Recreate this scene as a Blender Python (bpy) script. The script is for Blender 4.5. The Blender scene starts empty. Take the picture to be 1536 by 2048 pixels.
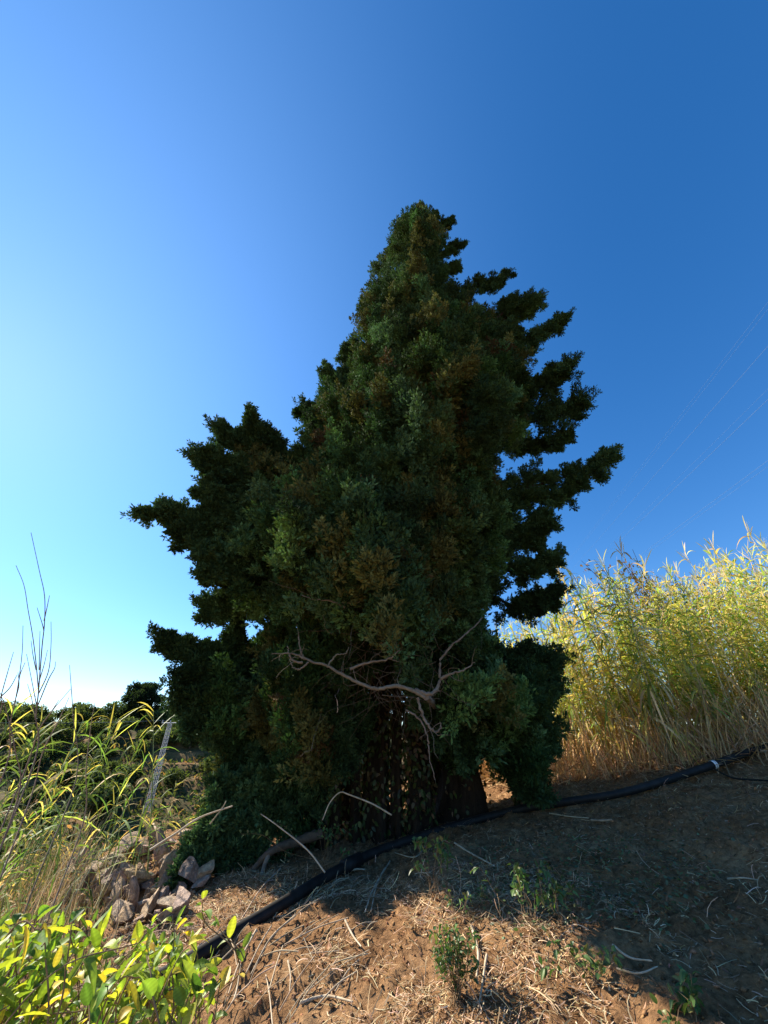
import bpy, math, random
import numpy as np
from mathutils import Vector, Matrix

# ------------------------------------------------------------------ camera, sky, sun, exposure
SC = bpy.context.scene
COL = SC.collection
EH = 1.3
PITCH = math.radians(32.0)
FPX = 761.0
cam_d = bpy.data.cameras.new('camera'); cam = bpy.data.objects.new('camera', cam_d); COL.objects.link(cam)
cam.location = (0, 0, EH); cam.rotation_euler = (math.radians(90) + PITCH, 0, 0)
cam_d.sensor_fit = 'VERTICAL'; cam_d.sensor_height = 36.0; cam_d.lens = 36.0 * FPX / 2048.0
cam_d.clip_start = 0.05; cam_d.clip_end = 3000
SC.camera = cam
SUN_AZ, SUN_EL = -60.0, 34.0          # azimuth from +Y, negative = to the left
w = bpy.data.worlds.new("World"); SC.world = w; w.use_nodes = True
nt = w.node_tree; nt.nodes.clear()
out = nt.nodes.new('ShaderNodeOutputWorld'); bg = nt.nodes.new('ShaderNodeBackground')
sky = nt.nodes.new('ShaderNodeTexSky'); sky.sky_type = 'NISHITA'; sky.sun_disc = False
sky.sun_elevation = math.radians(SUN_EL); sky.sun_rotation = math.radians(SUN_AZ)
sky.air_density = 0.9; sky.dust_density = 0.04; sky.ozone_density = 2.0; sky.altitude = 200
hs = nt.nodes.new('ShaderNodeHueSaturation'); hs.inputs['Saturation'].default_value = 1.43; hs.inputs['Hue'].default_value = 0.507
gm = nt.nodes.new('ShaderNodeGamma'); gm.inputs['Gamma'].default_value = 0.88
nt.links.new(sky.outputs[0], gm.inputs['Color']); nt.links.new(gm.outputs[0], hs.inputs['Color']); 
# broad bright glow added to the sky colour sunward, standing in for lens veiling
tcw = nt.nodes.new('ShaderNodeTexCoord'); dp = nt.nodes.new('ShaderNodeVectorMath'); dp.operation = 'DOT_PRODUCT'
_a, _e = math.radians(SUN_AZ), math.radians(SUN_EL)
dp.inputs[1].default_value = (math.sin(_a) * math.cos(_e), math.cos(_a) * math.cos(_e), math.sin(_e))
nt.links.new(tcw.outputs['Generated'], dp.inputs[0])
mxz = nt.nodes.new('ShaderNodeMath'); mxz.operation = 'MAXIMUM'; mxz.inputs[1].default_value = 0.0; nt.links.new(dp.outputs['Value'], mxz.inputs[0])
pw_ = nt.nodes.new('ShaderNodeMath'); pw_.operation = 'POWER'; pw_.inputs[1].default_value = 3.6; nt.links.new(mxz.outputs[0], pw_.inputs[0])
sc_ = nt.nodes.new('ShaderNodeVectorMath'); sc_.operation = 'SCALE'; sc_.inputs[0].default_value = (0.72, 1.12, 1.6); nt.links.new(pw_.outputs[0], sc_.inputs['Scale'])
ad_ = nt.nodes.new('ShaderNodeVectorMath'); ad_.operation = 'ADD'; nt.links.new(hs.outputs[0], ad_.inputs[0]); nt.links.new(sc_.outputs[0], ad_.inputs[1])
nt.links.new(ad_.outputs[0], bg.inputs['Color'])
bg.inputs['Strength'].default_value = 0.1
nt.links.new(bg.outputs[0], out.inputs[0])
sun_d = bpy.data.lights.new('sun', 'SUN'); sun_d.energy = 4.6; sun_d.angle = math.radians(0.53); sun_d.color = (1.0, 0.90, 0.76)
sun = bpy.data.objects.new('sun', sun_d); COL.objects.link(sun)
a, e_ = math.radians(SUN_AZ), math.radians(SUN_EL)
sdir = Vector((math.sin(a) * math.cos(e_), math.cos(a) * math.cos(e_), math.sin(e_)))
sun.rotation_euler = sdir.to_track_quat('Z', 'Y').to_euler()
SC.view_settings.view_transform = 'Standard'; SC.view_settings.look = 'None'
SC.view_settings.exposure = 1.44; SC.view_settings.gamma = 1.0

rng = np.random.default_rng(11)
random.seed(5)
CP, SP = math.cos(PITCH), math.sin(PITCH)

# ------------------------------------------------------------------ noise
def _hash(ix, iy, seed):
    n = (ix.astype(np.int64) * 374761393 + iy.astype(np.int64) * 668265263 + seed * 1442695041) & 0xffffffff
    n = ((n ^ (n >> 13)) * 1274126177) & 0xffffffff
    n = n ^ (n >> 16)
    return (n & 0xffff) / 65535.0
def vnoise(x, y, seed=0):
    ix = np.floor(x); iy = np.floor(y); fx = x - ix; fy = y - iy
    fx = fx * fx * (3 - 2 * fx); fy = fy * fy * (3 - 2 * fy)
    a = _hash(ix, iy, seed); b = _hash(ix + 1, iy, seed); c = _hash(ix, iy + 1, seed); d = _hash(ix + 1, iy + 1, seed)
    return (a + (b - a) * fx) * (1 - fy) + (c + (d - c) * fx) * fy - 0.5
def fbm(x, y, o=4, seed=0):
    s = 0; amp = 1.0
    for i in range(o):
        s = s + amp * vnoise(x, y, seed + i * 17); x = x * 2.03 + 3.1; y = y * 2.03 + 1.7; amp *= 0.5
    return s

# ------------------------------------------------------------------ terrain (heights are world z, the eye is at EH)
def sst(t):
    t = np.clip(t, 0, 1); return t * t * (3 - 2 * t)
def softp(s, k=0.8):
    return np.log1p(np.exp(np.clip(s / k, -30, 30))) * k + np.where(s / k > 30, s - 30 * k, 0)
def terr0(x, y):
    x = np.asarray(x, float); y = np.asarray(y, float)
    e = -1.1 + .05 * (np.minimum(y, 11) - 3) - .12 * np.maximum(y - 11, 0)
    e = e + np.where(x > 0, .17 * np.minimum(x, 6.5) + .02 * np.maximum(x - 6.5, 0), .10 * x)
    # small bank between the path and the cane stand on the right
    e = e + 0.10 * sst((y - 5.2) / 1.5) * sst((x - 2.5) / 3)
    # mound in the sunlit foreground
    e = e + 0.12 * np.exp(-((x - .3) ** 2 / 1.6 + (y - 3.9) ** 2 / 1.2))
    e = e + .2 * np.exp(-((x + 3.2) ** 2 / 1.8 + (y - 6.9) ** 2 / 1.2))
    s = (-x - 3.6) + (y - 9.5) * .55
    e = e - .62 * softp(s, .9)
    fade = 1 - sst((x + 12) / 60)
    h = -13 + 20.0 * sst((y - 40) / 72) * (0.35 + 0.65 * fade) + 1.6 * fbm(x * .03, y * .03, 3, 5)
    ter = h / 1.9 + .25 * fbm(x * .05, y * .05, 2, 9)
    fl = np.floor(ter); fr = ter - fl
    hq = (fl + sst((fr - .45) / .5)) * 1.9
    h = np.where(y > 44, .35 * h + .65 * (hq - .12 * 1.9), h)
    far = np.maximum(np.sqrt(x * x + y * y) - 160, 0)
    h = h - far * .03
    e = np.maximum(e, -40)
    k = 1.2
    m = np.maximum(e, h) + k * np.log1p(np.exp(-np.abs(e - h) / k)) * np.where(np.abs(e - h) > 8, 0, 1)
    near = np.sqrt(x * x + y * y) < 22
    return np.where((e - h) > 6, e, m) + EH
def terr(x, y):
    x = np.asarray(x, float); y = np.asarray(y, float)
    r = np.sqrt(x * x + y * y)
    n = .09 * fbm(x * .9, y * .9, 3, 21) + .05 * fbm(x * 4.0, y * 4.0, 3, 31)
    cl = np.abs(fbm(x * 11, y * 11, 3, 41))
    n = n + .06 * cl * np.where(r < 16, 1, 0) + .022 * np.abs(fbm(x * 27, y * 27, 2, 51)) * np.where(r < 9, 1, 0)
    return terr0(x, y) + n * np.where(r < 40, 1, .3)

def ray(px, py):
    X = (px - 768.0) / FPX; Y = -(py - 1024.0) / FPX
    return np.array([X, CP - SP * Y, SP + CP * Y])
def at(px, py, y):
    d = ray(px, py); t = y / d[1]
    return np.array([d[0] * t, y, EH + d[2] * t])
def atd(px, py, t):
    d = ray(px, py); return np.array([d[0] * t, d[1] * t, EH + d[2] * t])
def proj(P):
    P = np.asarray(P, float); x = P[..., 0]; y = P[..., 1]; z = P[..., 2] - EH
    dep = CP * y + SP * z
    return 768 + FPX * x / dep, 1024 - FPX * (CP * z - SP * y) / dep, dep
def G(px, py, tmin=1.0, tmax=400):
    d = ray(px, py); ts = np.concatenate([np.arange(tmin, 20, .02), np.arange(20, tmax, .4)])
    z = EH + d[2] * ts; g = terr(d[0] * ts, d[1] * ts)
    k = np.argmax(z < g)
    t = ts[k] if z[k] < g[k] else tmax
    return np.array([d[0] * t, d[1] * t, float(terr(d[0] * t, d[1] * t))])

# ------------------------------------------------------------------ mesh helpers
def mesh_np(name, V, F, C=None, smooth=False):
    V = np.asarray(V, np.float32); F = np.asarray(F, np.int32)
    me = bpy.data.meshes.new(name)
    me.vertices.add(len(V)); me.vertices.foreach_set('co', V.ravel())
    n, k = F.shape
    me.loops.add(n * k); me.loops.foreach_set('vertex_index', F.ravel())
    me.polygons.add(n); me.polygons.foreach_set('loop_start', np.arange(0, n * k, k, dtype=np.int32))
    me.polygons.foreach_set('loop_total', np.full(n, k, np.int32))
    if smooth: me.polygons.foreach_set('use_smooth', np.ones(n, bool))
    if C is not None:
        at_ = me.color_attributes.new('col', 'FLOAT_COLOR', 'POINT')
        cc = np.ones((len(V), 4), np.float32); cc[:, :3] = C
        at_.data.foreach_set('color', cc.ravel())
    me.update(calc_edges=True); me.validate()
    return me
class Geo:
    """collects quads; build() links ONE mesh object"""
    def __init__(s): s.V = []; s.F = []; s.C = []; s.n = 0
    def add(s, V, F, C=(1, 1, 1)):
        V = np.asarray(V, float).reshape(-1, 3); F = np.asarray(F, int)
        if F.shape[1] == 3: F = np.concatenate([F, F[:, 2:3]], 1)
        s.V.append(V); s.F.append(F + s.n)
        C = np.asarray(C, float)
        if C.ndim == 1: C = np.tile(C, (len(V), 1))
        s.C.append(C); s.n += len(V)
    def mesh(s, name, smooth=False):
        V = np.concatenate(s.V); F = np.concatenate(s.F); C = np.concatenate(s.C)
        tri = F[:, 2] == F[:, 3]
        if tri.any() and not tri.all():
            # split mixed quads/tris: turn quads into tris
            Q = F[~tri]; T = F[tri][:, :3]
            F = np.concatenate([T, Q[:, [0, 1, 2]], Q[:, [0, 2, 3]]])
        elif tri.all(): F = F[:, :3]
        return mesh_np(name, V, F, C, smooth)
    def build(s, name, mat, parent=None, smooth=False):
        me = s.mesh(name, smooth); me.materials.append(mat)
        o = bpy.data.objects.new(name, me); COL.objects.link(o)
        if parent: o.parent = parent
        return o
def tag(o, label=None, cat=None, group=None, kind=None):
    if label: o['label'] = label
    if cat: o['category'] = cat
    if group: o['group'] = group
    if kind: o['kind'] = kind
    return o
def empty(name, loc=(0, 0, 0), rz=0):
    o = bpy.data.objects.new(name, None); COL.objects.link(o); o.location = loc; o.rotation_euler = (0, 0, rz)
    o.empty_display_size = .1; return o
def copy_tree(o, parent=None):
    c = o.copy(); COL.objects.link(c); c.parent = parent
    for ch in o.children: copy_tree(ch, c)
    return c

def nrm(a): return a / np.maximum(np.linalg.norm(a, axis=-1, keepdims=True), 1e-9)
def rdir(n): return nrm(rng.normal(size=(n, 3)))

def ribbons(g, P, D, L, Wd, droop=0.0, seg=4, C=(1, 1, 1), shape='leaf', side=None, curl=0.0):
    """N tapered blades. P,D (N,3); L,Wd,droop (N,)"""
    P = np.asarray(P, float); N = len(P); D = nrm(np.asarray(D, float))
    L = np.broadcast_to(L, (N,)); Wd = np.broadcast_to(Wd, (N,)); droop = np.broadcast_to(droop, (N,))
    if side is None: side = nrm(np.cross(D, nrm(np.array([0, 0, 1.]) + .35 * rng.normal(size=(N, 3)))))
    t = np.linspace(0, 1, seg + 1)
    if shape == 'leaf': sh = np.sin(np.pi * np.clip(t * .93 + .07, 0, 1)) ** .7
    elif shape == 'straw': sh = np.ones_like(t) * .8
    else: sh = 1 - t ** 1.5
    sh = np.maximum(sh, .04)
    cen = P[:, None] + D[:, None] * (L[:, None] * t)[:, :, None]
    cen[:, :, 2] -= (droop * L)[:, None] * t ** 2
    if curl: 
        cv = rdir(N) * curl
        cen += cv[:, None] * (L[:, None] * np.sin(t * np.pi))[:, :, None]
    off = side[:, None] * (Wd[:, None] * sh * .5)[:, :, None]
    V = np.stack([cen - off, cen + off], 2).reshape(N, -1, 3)
    base = (np.arange(N) * (2 * (seg + 1)))[:, None]
    f = []
    for i in range(seg):
        f.append(np.stack([base[:, 0] + 2 * i, base[:, 0] + 2 * i + 1, base[:, 0] + 2 * i + 3, base[:, 0] + 2 * i + 2], 1))
    F = np.concatenate(f)
    C = np.asarray(C, float)
    if C.ndim == 2: C = np.repeat(C, 2 * (seg + 1), axis=0)
    g.add(V.reshape(-1, 3), F, C)

def tube(g, pts, rad, n=8, C=(1, 1, 1), rough=0.0, cap=True):
    pts = np.asarray(pts, float); m = len(pts); rad = np.broadcast_to(rad, (m,)).astype(float)
    T = nrm(np.gradient(pts, axis=0)); ref = np.array([0.13, .2, 1.0]) if abs(T[:, 2]).mean() < .8 else np.array([1., .1, 0])
    A = nrm(np.cross(T, ref)); B = nrm(np.cross(T, A))
    th = np.linspace(0, 2 * np.pi, n, endpoint=False)
    r = rad[:, None] * np.ones((1, n))
    if rough: r = r * (1 + rough * rng.normal(size=r.shape))
    V = pts[:, None] + (A[:, None] * np.cos(th)[None, :, None] + B[:, None] * np.sin(th)[None, :, None]) * r[:, :, None]
    V = V.reshape(-1, 3); F = []
    for i in range(m - 1):
        for j in range(n):
            k = (j + 1) % n
            F.append([i * n + j, i * n + k, (i + 1) * n + k, (i + 1) * n + j])
    F = np.array(F)
    g.add(V, F, C)
    if cap:
        for q in (0, m - 1):
            Vc = np.concatenate([V[q * n:(q + 1) * n], pts[q:q + 1]])
            g.add(Vc, np.array([[j, (j + 1) % n, n] for j in range(n)]), C)
def smooth_path(pts, k=6):
    pts = np.asarray(pts, float); m = len(pts)
    if m < 3:
        t = np.linspace(0, 1, k + 1)[:, None]; return pts[0] * (1 - t) + pts[-1] * t
    P = np.concatenate([[2 * pts[0] - pts[1]], pts, [2 * pts[-1] - pts[-2]]]); o = []
    for i in range(1, m):
        for t in np.linspace(0, 1, k, endpoint=False):
            p0, p1, p2, p3 = P[i - 1], P[i], P[i + 1], P[i + 2]
            o.append(.5 * ((2 * p1) + (-p0 + p2) * t + (2 * p0 - 5 * p1 + 4 * p2 - p3) * t * t + (-p0 + 3 * p1 - 3 * p2 + p3) * t ** 3))
    o.append(pts[-1]); return np.array(o)
def vary(base, N, v=.15, hue=.08):
    b = np.array(base)[None] * (1 + v * rng.normal(size=(N, 1))) * (1 + hue * rng.normal(size=(N, 3)))
    return np.clip(b, .004, .95)

# ------------------------------------------------------------------ materials
def mat_base(name):
    m = bpy.data.materials.new(name); m.use_nodes = True; t = m.node_tree; t.nodes.clear()
    return m, t, t.nodes.new('ShaderNodeOutputMaterial')
def leafmat(name, trans=.3, rough=.55, spec=.3, nscale=3.0, tboost=(1.2, 1.3, .5)):
    m, t, o = mat_base(name); N = t.nodes.new; Lk = t.links.new
    at_ = N('ShaderNodeAttribute'); at_.attribute_name = 'col'
    geo = N('ShaderNodeNewGeometry'); no = N('ShaderNodeTexNoise'); no.inputs['Scale'].default_value = nscale; no.inputs['Detail'].default_value = 4
    Lk(geo.outputs['Position'], no.inputs['Vector'])
    mr = N('ShaderNodeMapRange'); mr.inputs[1].default_value = .3; mr.inputs[2].default_value = .7; mr.inputs[3].default_value = .65; mr.inputs[4].default_value = 1.35
    Lk(no.outputs[0], mr.inputs[0])
    mx = N('ShaderNodeVectorMath'); mx.operation = 'SCALE'; Lk(at_.outputs['Color'], mx.inputs[0]); Lk(mr.outputs[0], mx.inputs['Scale'])
    p = N('ShaderNodeBsdfPrincipled'); p.inputs['Roughness'].default_value = rough; p.inputs['Specular IOR Level'].default_value = spec
    Lk(mx.outputs[0], p.inputs['Base Color'])
    if trans > 0:
        tr = N('ShaderNodeBsdfTranslucent'); ml = N('ShaderNodeVectorMath'); ml.operation = 'MULTIPLY'; ml.inputs[1].default_value = tboost
        Lk(mx.outputs[0], ml.inputs[0]); Lk(ml.outputs[0], tr.inputs['Color'])
        ms = N('ShaderNodeMixShader'); ms.inputs[0].default_value = trans
        Lk(p.outputs[0], ms.inputs[1]); Lk(tr.outputs[0], ms.inputs[2]); Lk(ms.outputs[0], o.inputs[0])
    else: Lk(p.outputs[0], o.inputs[0])
    return m
def barkmat(name, c1, c2, scale=6.0, stretch=(1, 1, .15), rough=.9, bump=.6, dist=.02):
    m, t, o = mat_base(name); N = t.nodes.new; Lk = t.links.new
    tc = N('ShaderNodeTexCoord'); mp = N('ShaderNodeMapping'); mp.inputs['Scale'].default_value = stretch
    Lk(tc.outputs['Object'], mp.inputs[0]); no = N('ShaderNodeTexNoise'); no.inputs['Scale'].default_value = scale; no.inputs['Detail'].default_value = 8; no.inputs['Roughness'].default_value = .7
    Lk(mp.outputs[0], no.inputs['Vector']); cr = N('ShaderNodeValToRGB'); cr.color_ramp.elements[0].position = .35; cr.color_ramp.elements[1].position = .68
    cr.color_ramp.elements[0].color = (*c1, 1); cr.color_ramp.elements[1].color = (*c2, 1); Lk(no.outputs[0], cr.inputs[0])
    p = N('ShaderNodeBsdfPrincipled'); p.inputs['Roughness'].default_value = rough; p.inputs['Specular IOR Level'].default_value = .2
    at_ = N('ShaderNodeAttribute'); at_.attribute_name = 'col'; mv = N('ShaderNodeVectorMath'); mv.operation = 'MULTIPLY'
    Lk(cr.outputs[0], mv.inputs[0]); Lk(at_.outputs['Color'], mv.inputs[1]); Lk(mv.outputs[0], p.inputs['Base Color'])
    b = N('ShaderNodeBump'); b.inputs['Strength'].default_value = bump; b.inputs['Distance'].default_value = dist; Lk(no.outputs[0], b.inputs['Height']); Lk(b.outputs[0], p.inputs['Normal'])
    Lk(p.outputs[0], o.inputs[0]); return m
def groundmat():
    m, t, o = mat_base('soil'); N = t.nodes.new; Lk = t.links.new
    geo = N('ShaderNodeNewGeometry')
    def noise(sc, det=6, rg=.6):
        n = N('ShaderNodeTexNoise'); n.inputs['Scale'].default_value = sc; n.inputs['Detail'].default_value = det; n.inputs['Roughness'].default_value = rg
        Lk(geo.outputs['Position'], n.inputs['Vector']); return n
    def ramp(src, stops):
        r = N('ShaderNodeValToRGB'); Lk(src, r.inputs[0]); el = r.color_ramp.elements
        el[0].position, el[0].color = stops[0][0], (*stops[0][1], 1); el[1].position, el[1].color = stops[-1][0], (*stops[-1][1], 1)
        for s in stops[1:-1]:
            e = el.new(s[0]); e.color = (*s[1], 1)
        return r
    n1 = noise(2.2, 8, .7); n2 = noise(22, 8, .75); n3 = noise(90, 4, .7)
    r1 = ramp(n1.outputs[0], [(.3, (.16, .085, .040)), (.5, (.29, .165, .080)), (.7, (.40, .25, .13))])
    r2 = ramp(n2.outputs[0], [(.32, (.35, .3, .26)), (.5, (.9, .88, .85)), (.68, (1.35, 1.35, 1.3))])
    mm = N('ShaderNodeMix'); mm.data_type = 'RGBA'; mm.blend_type = 'MULTIPLY'; mm.inputs[0].default_value = 1
    Lk(r1.outputs[0], mm.inputs[6]); Lk(r2.outputs[0], mm.inputs[7])
    # far hillside: dry grass, red-brown earth and low scrub
    n4 = noise(.16, 8, .7); n5 = noise(1.2, 6, .7)
    r4 = ramp(n4.outputs[0], [(.36, (.04, .05, .02)), (.48, (.09, .075, .032)), (.58, (.20, .12, .055)), (.72, (.30, .17, .075))])
    r5 = ramp(n5.outputs[0], [(.3, (.5, .5, .5)), (.7, (1.3, 1.3, 1.2))])
    m2 = N('ShaderNodeMix'); m2.data_type = 'RGBA'; m2.blend_type = 'MULTIPLY'; m2.inputs[0].default_value = 1
    Lk(r4.outputs[0], m2.inputs[6]); Lk(r5.outputs[0], m2.inputs[7])
    vl = N('ShaderNodeVectorMath'); vl.operation = 'LENGTH'; Lk(geo.outputs['Position'], vl.inputs[0])
    mr = N('ShaderNodeMapRange'); mr.inputs[1].default_value = 14; mr.inputs[2].default_value = 26; Lk(vl.outputs['Value'], mr.inputs[0])
    m3 = N('ShaderNodeMix'); m3.data_type = 'RGBA'; Lk(mr.outputs[0], m3.inputs[0]); Lk(mm.outputs[2], m3.inputs[6]); Lk(m2.outputs[2], m3.inputs[7])
    p = N('ShaderNodeBsdfPrincipled'); p.inputs['Roughness'].default_value = 1; p.inputs['Specular IOR Level'].default_value = .1
    Lk(m3.outputs[2], p.inputs['Base Color'])
    ad = N('ShaderNodeMath'); ad.operation = 'MULTIPLY_ADD'; ad.inputs[1].default_value = .35; Lk(n3.outputs[0], ad.inputs[0]); Lk(n2.outputs[0], ad.inputs[2])
    b = N('ShaderNodeBump'); b.inputs['Strength'].default_value = .9; b.inputs['Distance'].default_value = .03; Lk(ad.outputs[0], b.inputs['Height']); Lk(b.outputs[0], p.inputs['Normal'])
    Lk(p.outputs[0], o.inputs[0]); return m
def plain(name, c, rough=.5, metal=0.0, spec=.5, nsc=30, nv=.25):
    m, t, o = mat_base(name); N = t.nodes.new; Lk = t.links.new
    tc = N('ShaderNodeTexCoord'); no = N('ShaderNodeTexNoise'); no.inputs['Scale'].default_value = nsc; no.inputs['Detail'].default_value = 6; Lk(tc.outputs['Object'], no.inputs['Vector'])
    cr = N('ShaderNodeValToRGB'); cr.color_ramp.elements[0].position = .3; cr.color_ramp.elements[1].position = .7
    cr.color_ramp.elements[0].color = (*[v * (1 - nv) for v in c], 1); cr.color_ramp.elements[1].color = (*[min(1, v * (1 + nv)) for v in c], 1)
    Lk(no.outputs[0], cr.inputs[0]); p = N('ShaderNodeBsdfPrincipled'); Lk(cr.outputs[0], p.inputs['Base Color'])
    p.inputs['Roughness'].default_value = rough; p.inputs['Metallic'].default_value = metal; p.inputs['Specular IOR Level'].default_value = spec
    Lk(p.outputs[0], o.inputs[0]); return m

M_ground = groundmat()
M_cyp = leafmat('cypress_foliage', .15, .85, .06, 1.1, (1.1, 1.25, .6))
M_cane = leafmat('cane_leaf', .45, .6, .2, 2.5, (1.25, 1.3, .6))
M_stem = leafmat('cane_stem', 0, .5, .4, 6)
M_dry = leafmat('dry_straw', .15, .7, .2, 8, (1.1, 1, .7))
M_broad = leafmat('broad_leaf', .42, .5, .3, 22, (1.3, 1.3, .45))
M_far = leafmat('orchard_leaf', .4, .9, .04, .25)
M_ivy = leafmat('ivy_leaf', .3, .45, .4, 5)
M_bark = barkmat('cypress_bark', (.035, .024, .017), (.11, .075, .052), 14, (1, 1, .12), bump=1.0, dist=.09)
M_dead = barkmat('dead_wood', (.13, .10, .075), (.25, .21, .165), 16, (1, 1, 1), bump=.4, dist=.01)
M_rock = barkmat('rubble_stone', (.15, .105, .075), (.42, .32, .24), 5, (1, 1, 1), bump=.8, dist=.03)
M_pipe = plain('black_polythene', (.016, .015, .014), .6, 0, .25, 12, .5)
M_painted_glint = plain('painted_glint', (.8, .8, .8), .35, 0)  # white colour standing in for a glint on the pipe
M_steel = plain('galvanised_steel', (.36, .36, .36), .7, .0, .5, 3, .2)
M_wire = plain('aluminium_wire', (.10, .16, .27), .9, 0, .1)
M_pebble = leafmat('clod', 0, .95, .1, 9)

# ------------------------------------------------------------------ ground, one sheet to the horizon
def axis(lo, hi, step, far_lo, far_hi, k):
    a = np.arange(lo, hi, step)
    l = lo - np.geomspace(step, lo - far_lo, k)[::-1]; r = hi + np.geomspace(step, far_hi - hi, k)
    return np.unique(np.concatenate([l, a, r]))
xs = axis(-5.0, 7.5, .028, -900, 900, 130)
ys = np.unique(np.concatenate([-np.geomspace(.05, 300, 30)[::-1], np.arange(0, 1.6, .2), np.arange(1.6, 8.5, .028), 8.5 + np.geomspace(.03, 1500, 190)]))
# finer lines over the visible hillside
ys = np.unique(np.concatenate([ys, np.arange(42, 118, 1.0)])); xs = np.unique(np.concatenate([xs, np.arange(-120, -6, 1.6)]))
XX, YY = np.meshgrid(xs, ys); ZZ = terr(XX, YY)
nx, ny = len(xs), len(ys)
idx = np.arange(nx * ny).reshape(ny, nx)
F = np.stack([idx[:-1, :-1], idx[:-1, 1:], idx[1:, 1:], idx[1:, :-1]], -1).reshape(-1, 4)
me = mesh_np('ground', np.stack([XX, YY, ZZ], -1).reshape(-1, 3), F, None, True); me.materials.append(M_ground)
ground = bpy.data.objects.new('ground', me); COL.objects.link(ground); tag(ground, kind='structure')

# ------------------------------------------------------------------ the big cypress
TY = 6.3
body = [(838,405),(812,436),(782,450),(772,500),(745,528),(738,570),(720,602),(716,650),(702,690),(690,738),(652,752),(638,780),(636,808),(616,824),(606,862),(604,892),
        (575,890),(545,905),(525,880),(500,850),(450,872),(440,905),(470,930),(460,965),(430,1000),(415,1040),(425,1085),(445,1115),(430,1150),(420,1200),(470,1235),(505,1265),
        (490,1300),(440,1320),(400,1340),(372,1380),(368,1430),(420,1480),(455,1540),(450,1600),(430,1660),(390,1700),(365,1760),(385,1785),(430,1740),(520,1700),(600,1680),(640,1640),(650,1560),(690,1500),(870,1500),
        (895,1480),(925,1530),(955,1495),(990,1520),(1020,1570),(1045,1595),(1080,1590),(1095,1520),(1085,1450),(1105,1390),(1100,1335),(1040,1325),(990,1290),(985,1240),(1010,1200),(1035,1150),(1030,1100),
        (1060,1060),(1060,1010),(1030,980),(1020,930),(1010,895),(1060,900),(1080,860),(1090,810),(1085,760),(1080,715),(1065,670),(1020,640),(985,610),(960,585),(925,565),(898,545),(900,500),(905,470),(885,440),(860,420)]
body = np.array(body, float)
for b_ in body:      # keep the solid part of the crown back from the tips; boughs fill the rim
    if b_[0] > 930 and 580 < b_[1] < 1260: b_[0] -= 28
    elif b_[0] > 880 and b_[1] < 580: b_[0] -= 12
    elif b_[0] < 560 and 860 < b_[1] < 1300: b_[0] += 28
def inside(px, py, poly):
    c = np.zeros(px.shape, bool); j = len(poly) - 1
    for i in range(len(poly)):
        xi, yi = poly[i]; xj, yj = poly[j]
        m = ((yi > py) != (yj > py)) & (px < (xj - xi) * (py - yi) / (yj - yi + 1e-9) + xi)
        c ^= m; j = i
    return c
def edge_dist(px, py, poly):
    d = np.full(px.shape, 1e9)
    for i in range(len(poly)):
        a = poly[i]; b = poly[(i + 1) % len(poly)]; ab = b - a; L2 = (ab ** 2).sum()
        t = np.clip(((px - a[0]) * ab[0] + (py - a[1]) * ab[1]) / L2, 0, 1)
        d = np.minimum(d, np.hypot(px - a[0] - t * ab[0], py - a[1] - t * ab[1]))
    return d
def axis_x(z):   # the stem leans a little to the right with height
    return .35 + .06 * (z - 1) + .004 * (z - 1) ** 2 * .3

CYP = np.array([.044, .082, .034])
def plumes(g, P, D, L, R, n, size=.085, C=None):
    """flame-shaped tufts: for every plume n sprays of 5 diamond scales"""
    N = len(P)
    for lo in range(0, N, 400):
        p = P[lo:lo + 400]; d = nrm(D[lo:lo + 400]); l = L[lo:lo + 400]; r = R[lo:lo + 400]; c = C[lo:lo + 400]
        k = len(p)
        t = rng.random((k, n)) ** .85
        ref = np.where(np.abs(d[:, 2:3]) > .9, np.array([[1., 0, 0]]), np.array([[0, 0, 1.]]))
        A = nrm(np.cross(d, ref)); B = np.cross(d, A)
        th = rng.random((k, n)) * 2 * np.pi
        # five lobes round the plume so that it is not a smooth egg
        ph = rng.random((k, 1)) * 6.28; lob = 1 + .35 * np.sin(3 * th + ph + t * 7) + .2 * np.sin(5 * th - ph - t * 11)
        prof = (t + .06) ** .5 * (1.02 - t) ** .75 * 1.75
        rr = r[:, None] * prof * lob * (0.45 + .6 * rng.random((k, n)) ** .6)
        rad = A[:, None] * np.cos(th)[..., None] + B[:, None] * np.sin(th)[..., None]
        q = p[:, None] + d[:, None] * (l[:, None] * t)[..., None] + rad * rr[..., None]
        sd = nrm(rad * .75 + d[:, None] * .75 + np.array([0, 0, .35]) + .45 * rng.normal(size=rad.shape))
        q = q.reshape(-1, 3); sd = sd.reshape(-1, 3); m = len(q)
        s = size * (.65 + .8 * rng.random(m))
        col = np.repeat(c, n, axis=0) * (1 + .22 * rng.normal(size=(m, 1))); col = np.clip(col, .004, .5)
        side = nrm(np.cross(sd, rdir(m)))
        for j, (ang, ln, of) in enumerate([(0, 1.0, .45), (.75, .75, .15), (-.75, .75, .2), (.5, .6, .55), (-.5, .6, .6)]):
            dj = nrm(sd * math.cos(ang) + side * math.sin(ang)); b = q + sd * (s * of)[:, None]
            sj = nrm(np.cross(dj, rdir(m))); ll = (s * ln * .8)[:, None]; ww = (s * .115)[:, None]
            V = np.stack([b, b + dj * ll * .5 + sj * ww, b + dj * ll, b + dj * ll * .5 - sj * ww], 1).reshape(-1, 3)
            Fq = np.arange(4 * m).reshape(m, 4)
            g.add(V, Fq, np.repeat(col * (1.0 + .12 * (j == 0)), 4, axis=0))

tree = empty('cypress_tree', (0.3, TY, float(terr0(.3, TY))))
tag(tree, 'tall dark green cypress with several ivy-clad trunks, standing alone against the blue sky', 'tree')
def child(o, parent):
    o.parent = parent; o.matrix_parent_inverse = Matrix.Translation(Vector(parent.location)).inverted(); return o

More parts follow.
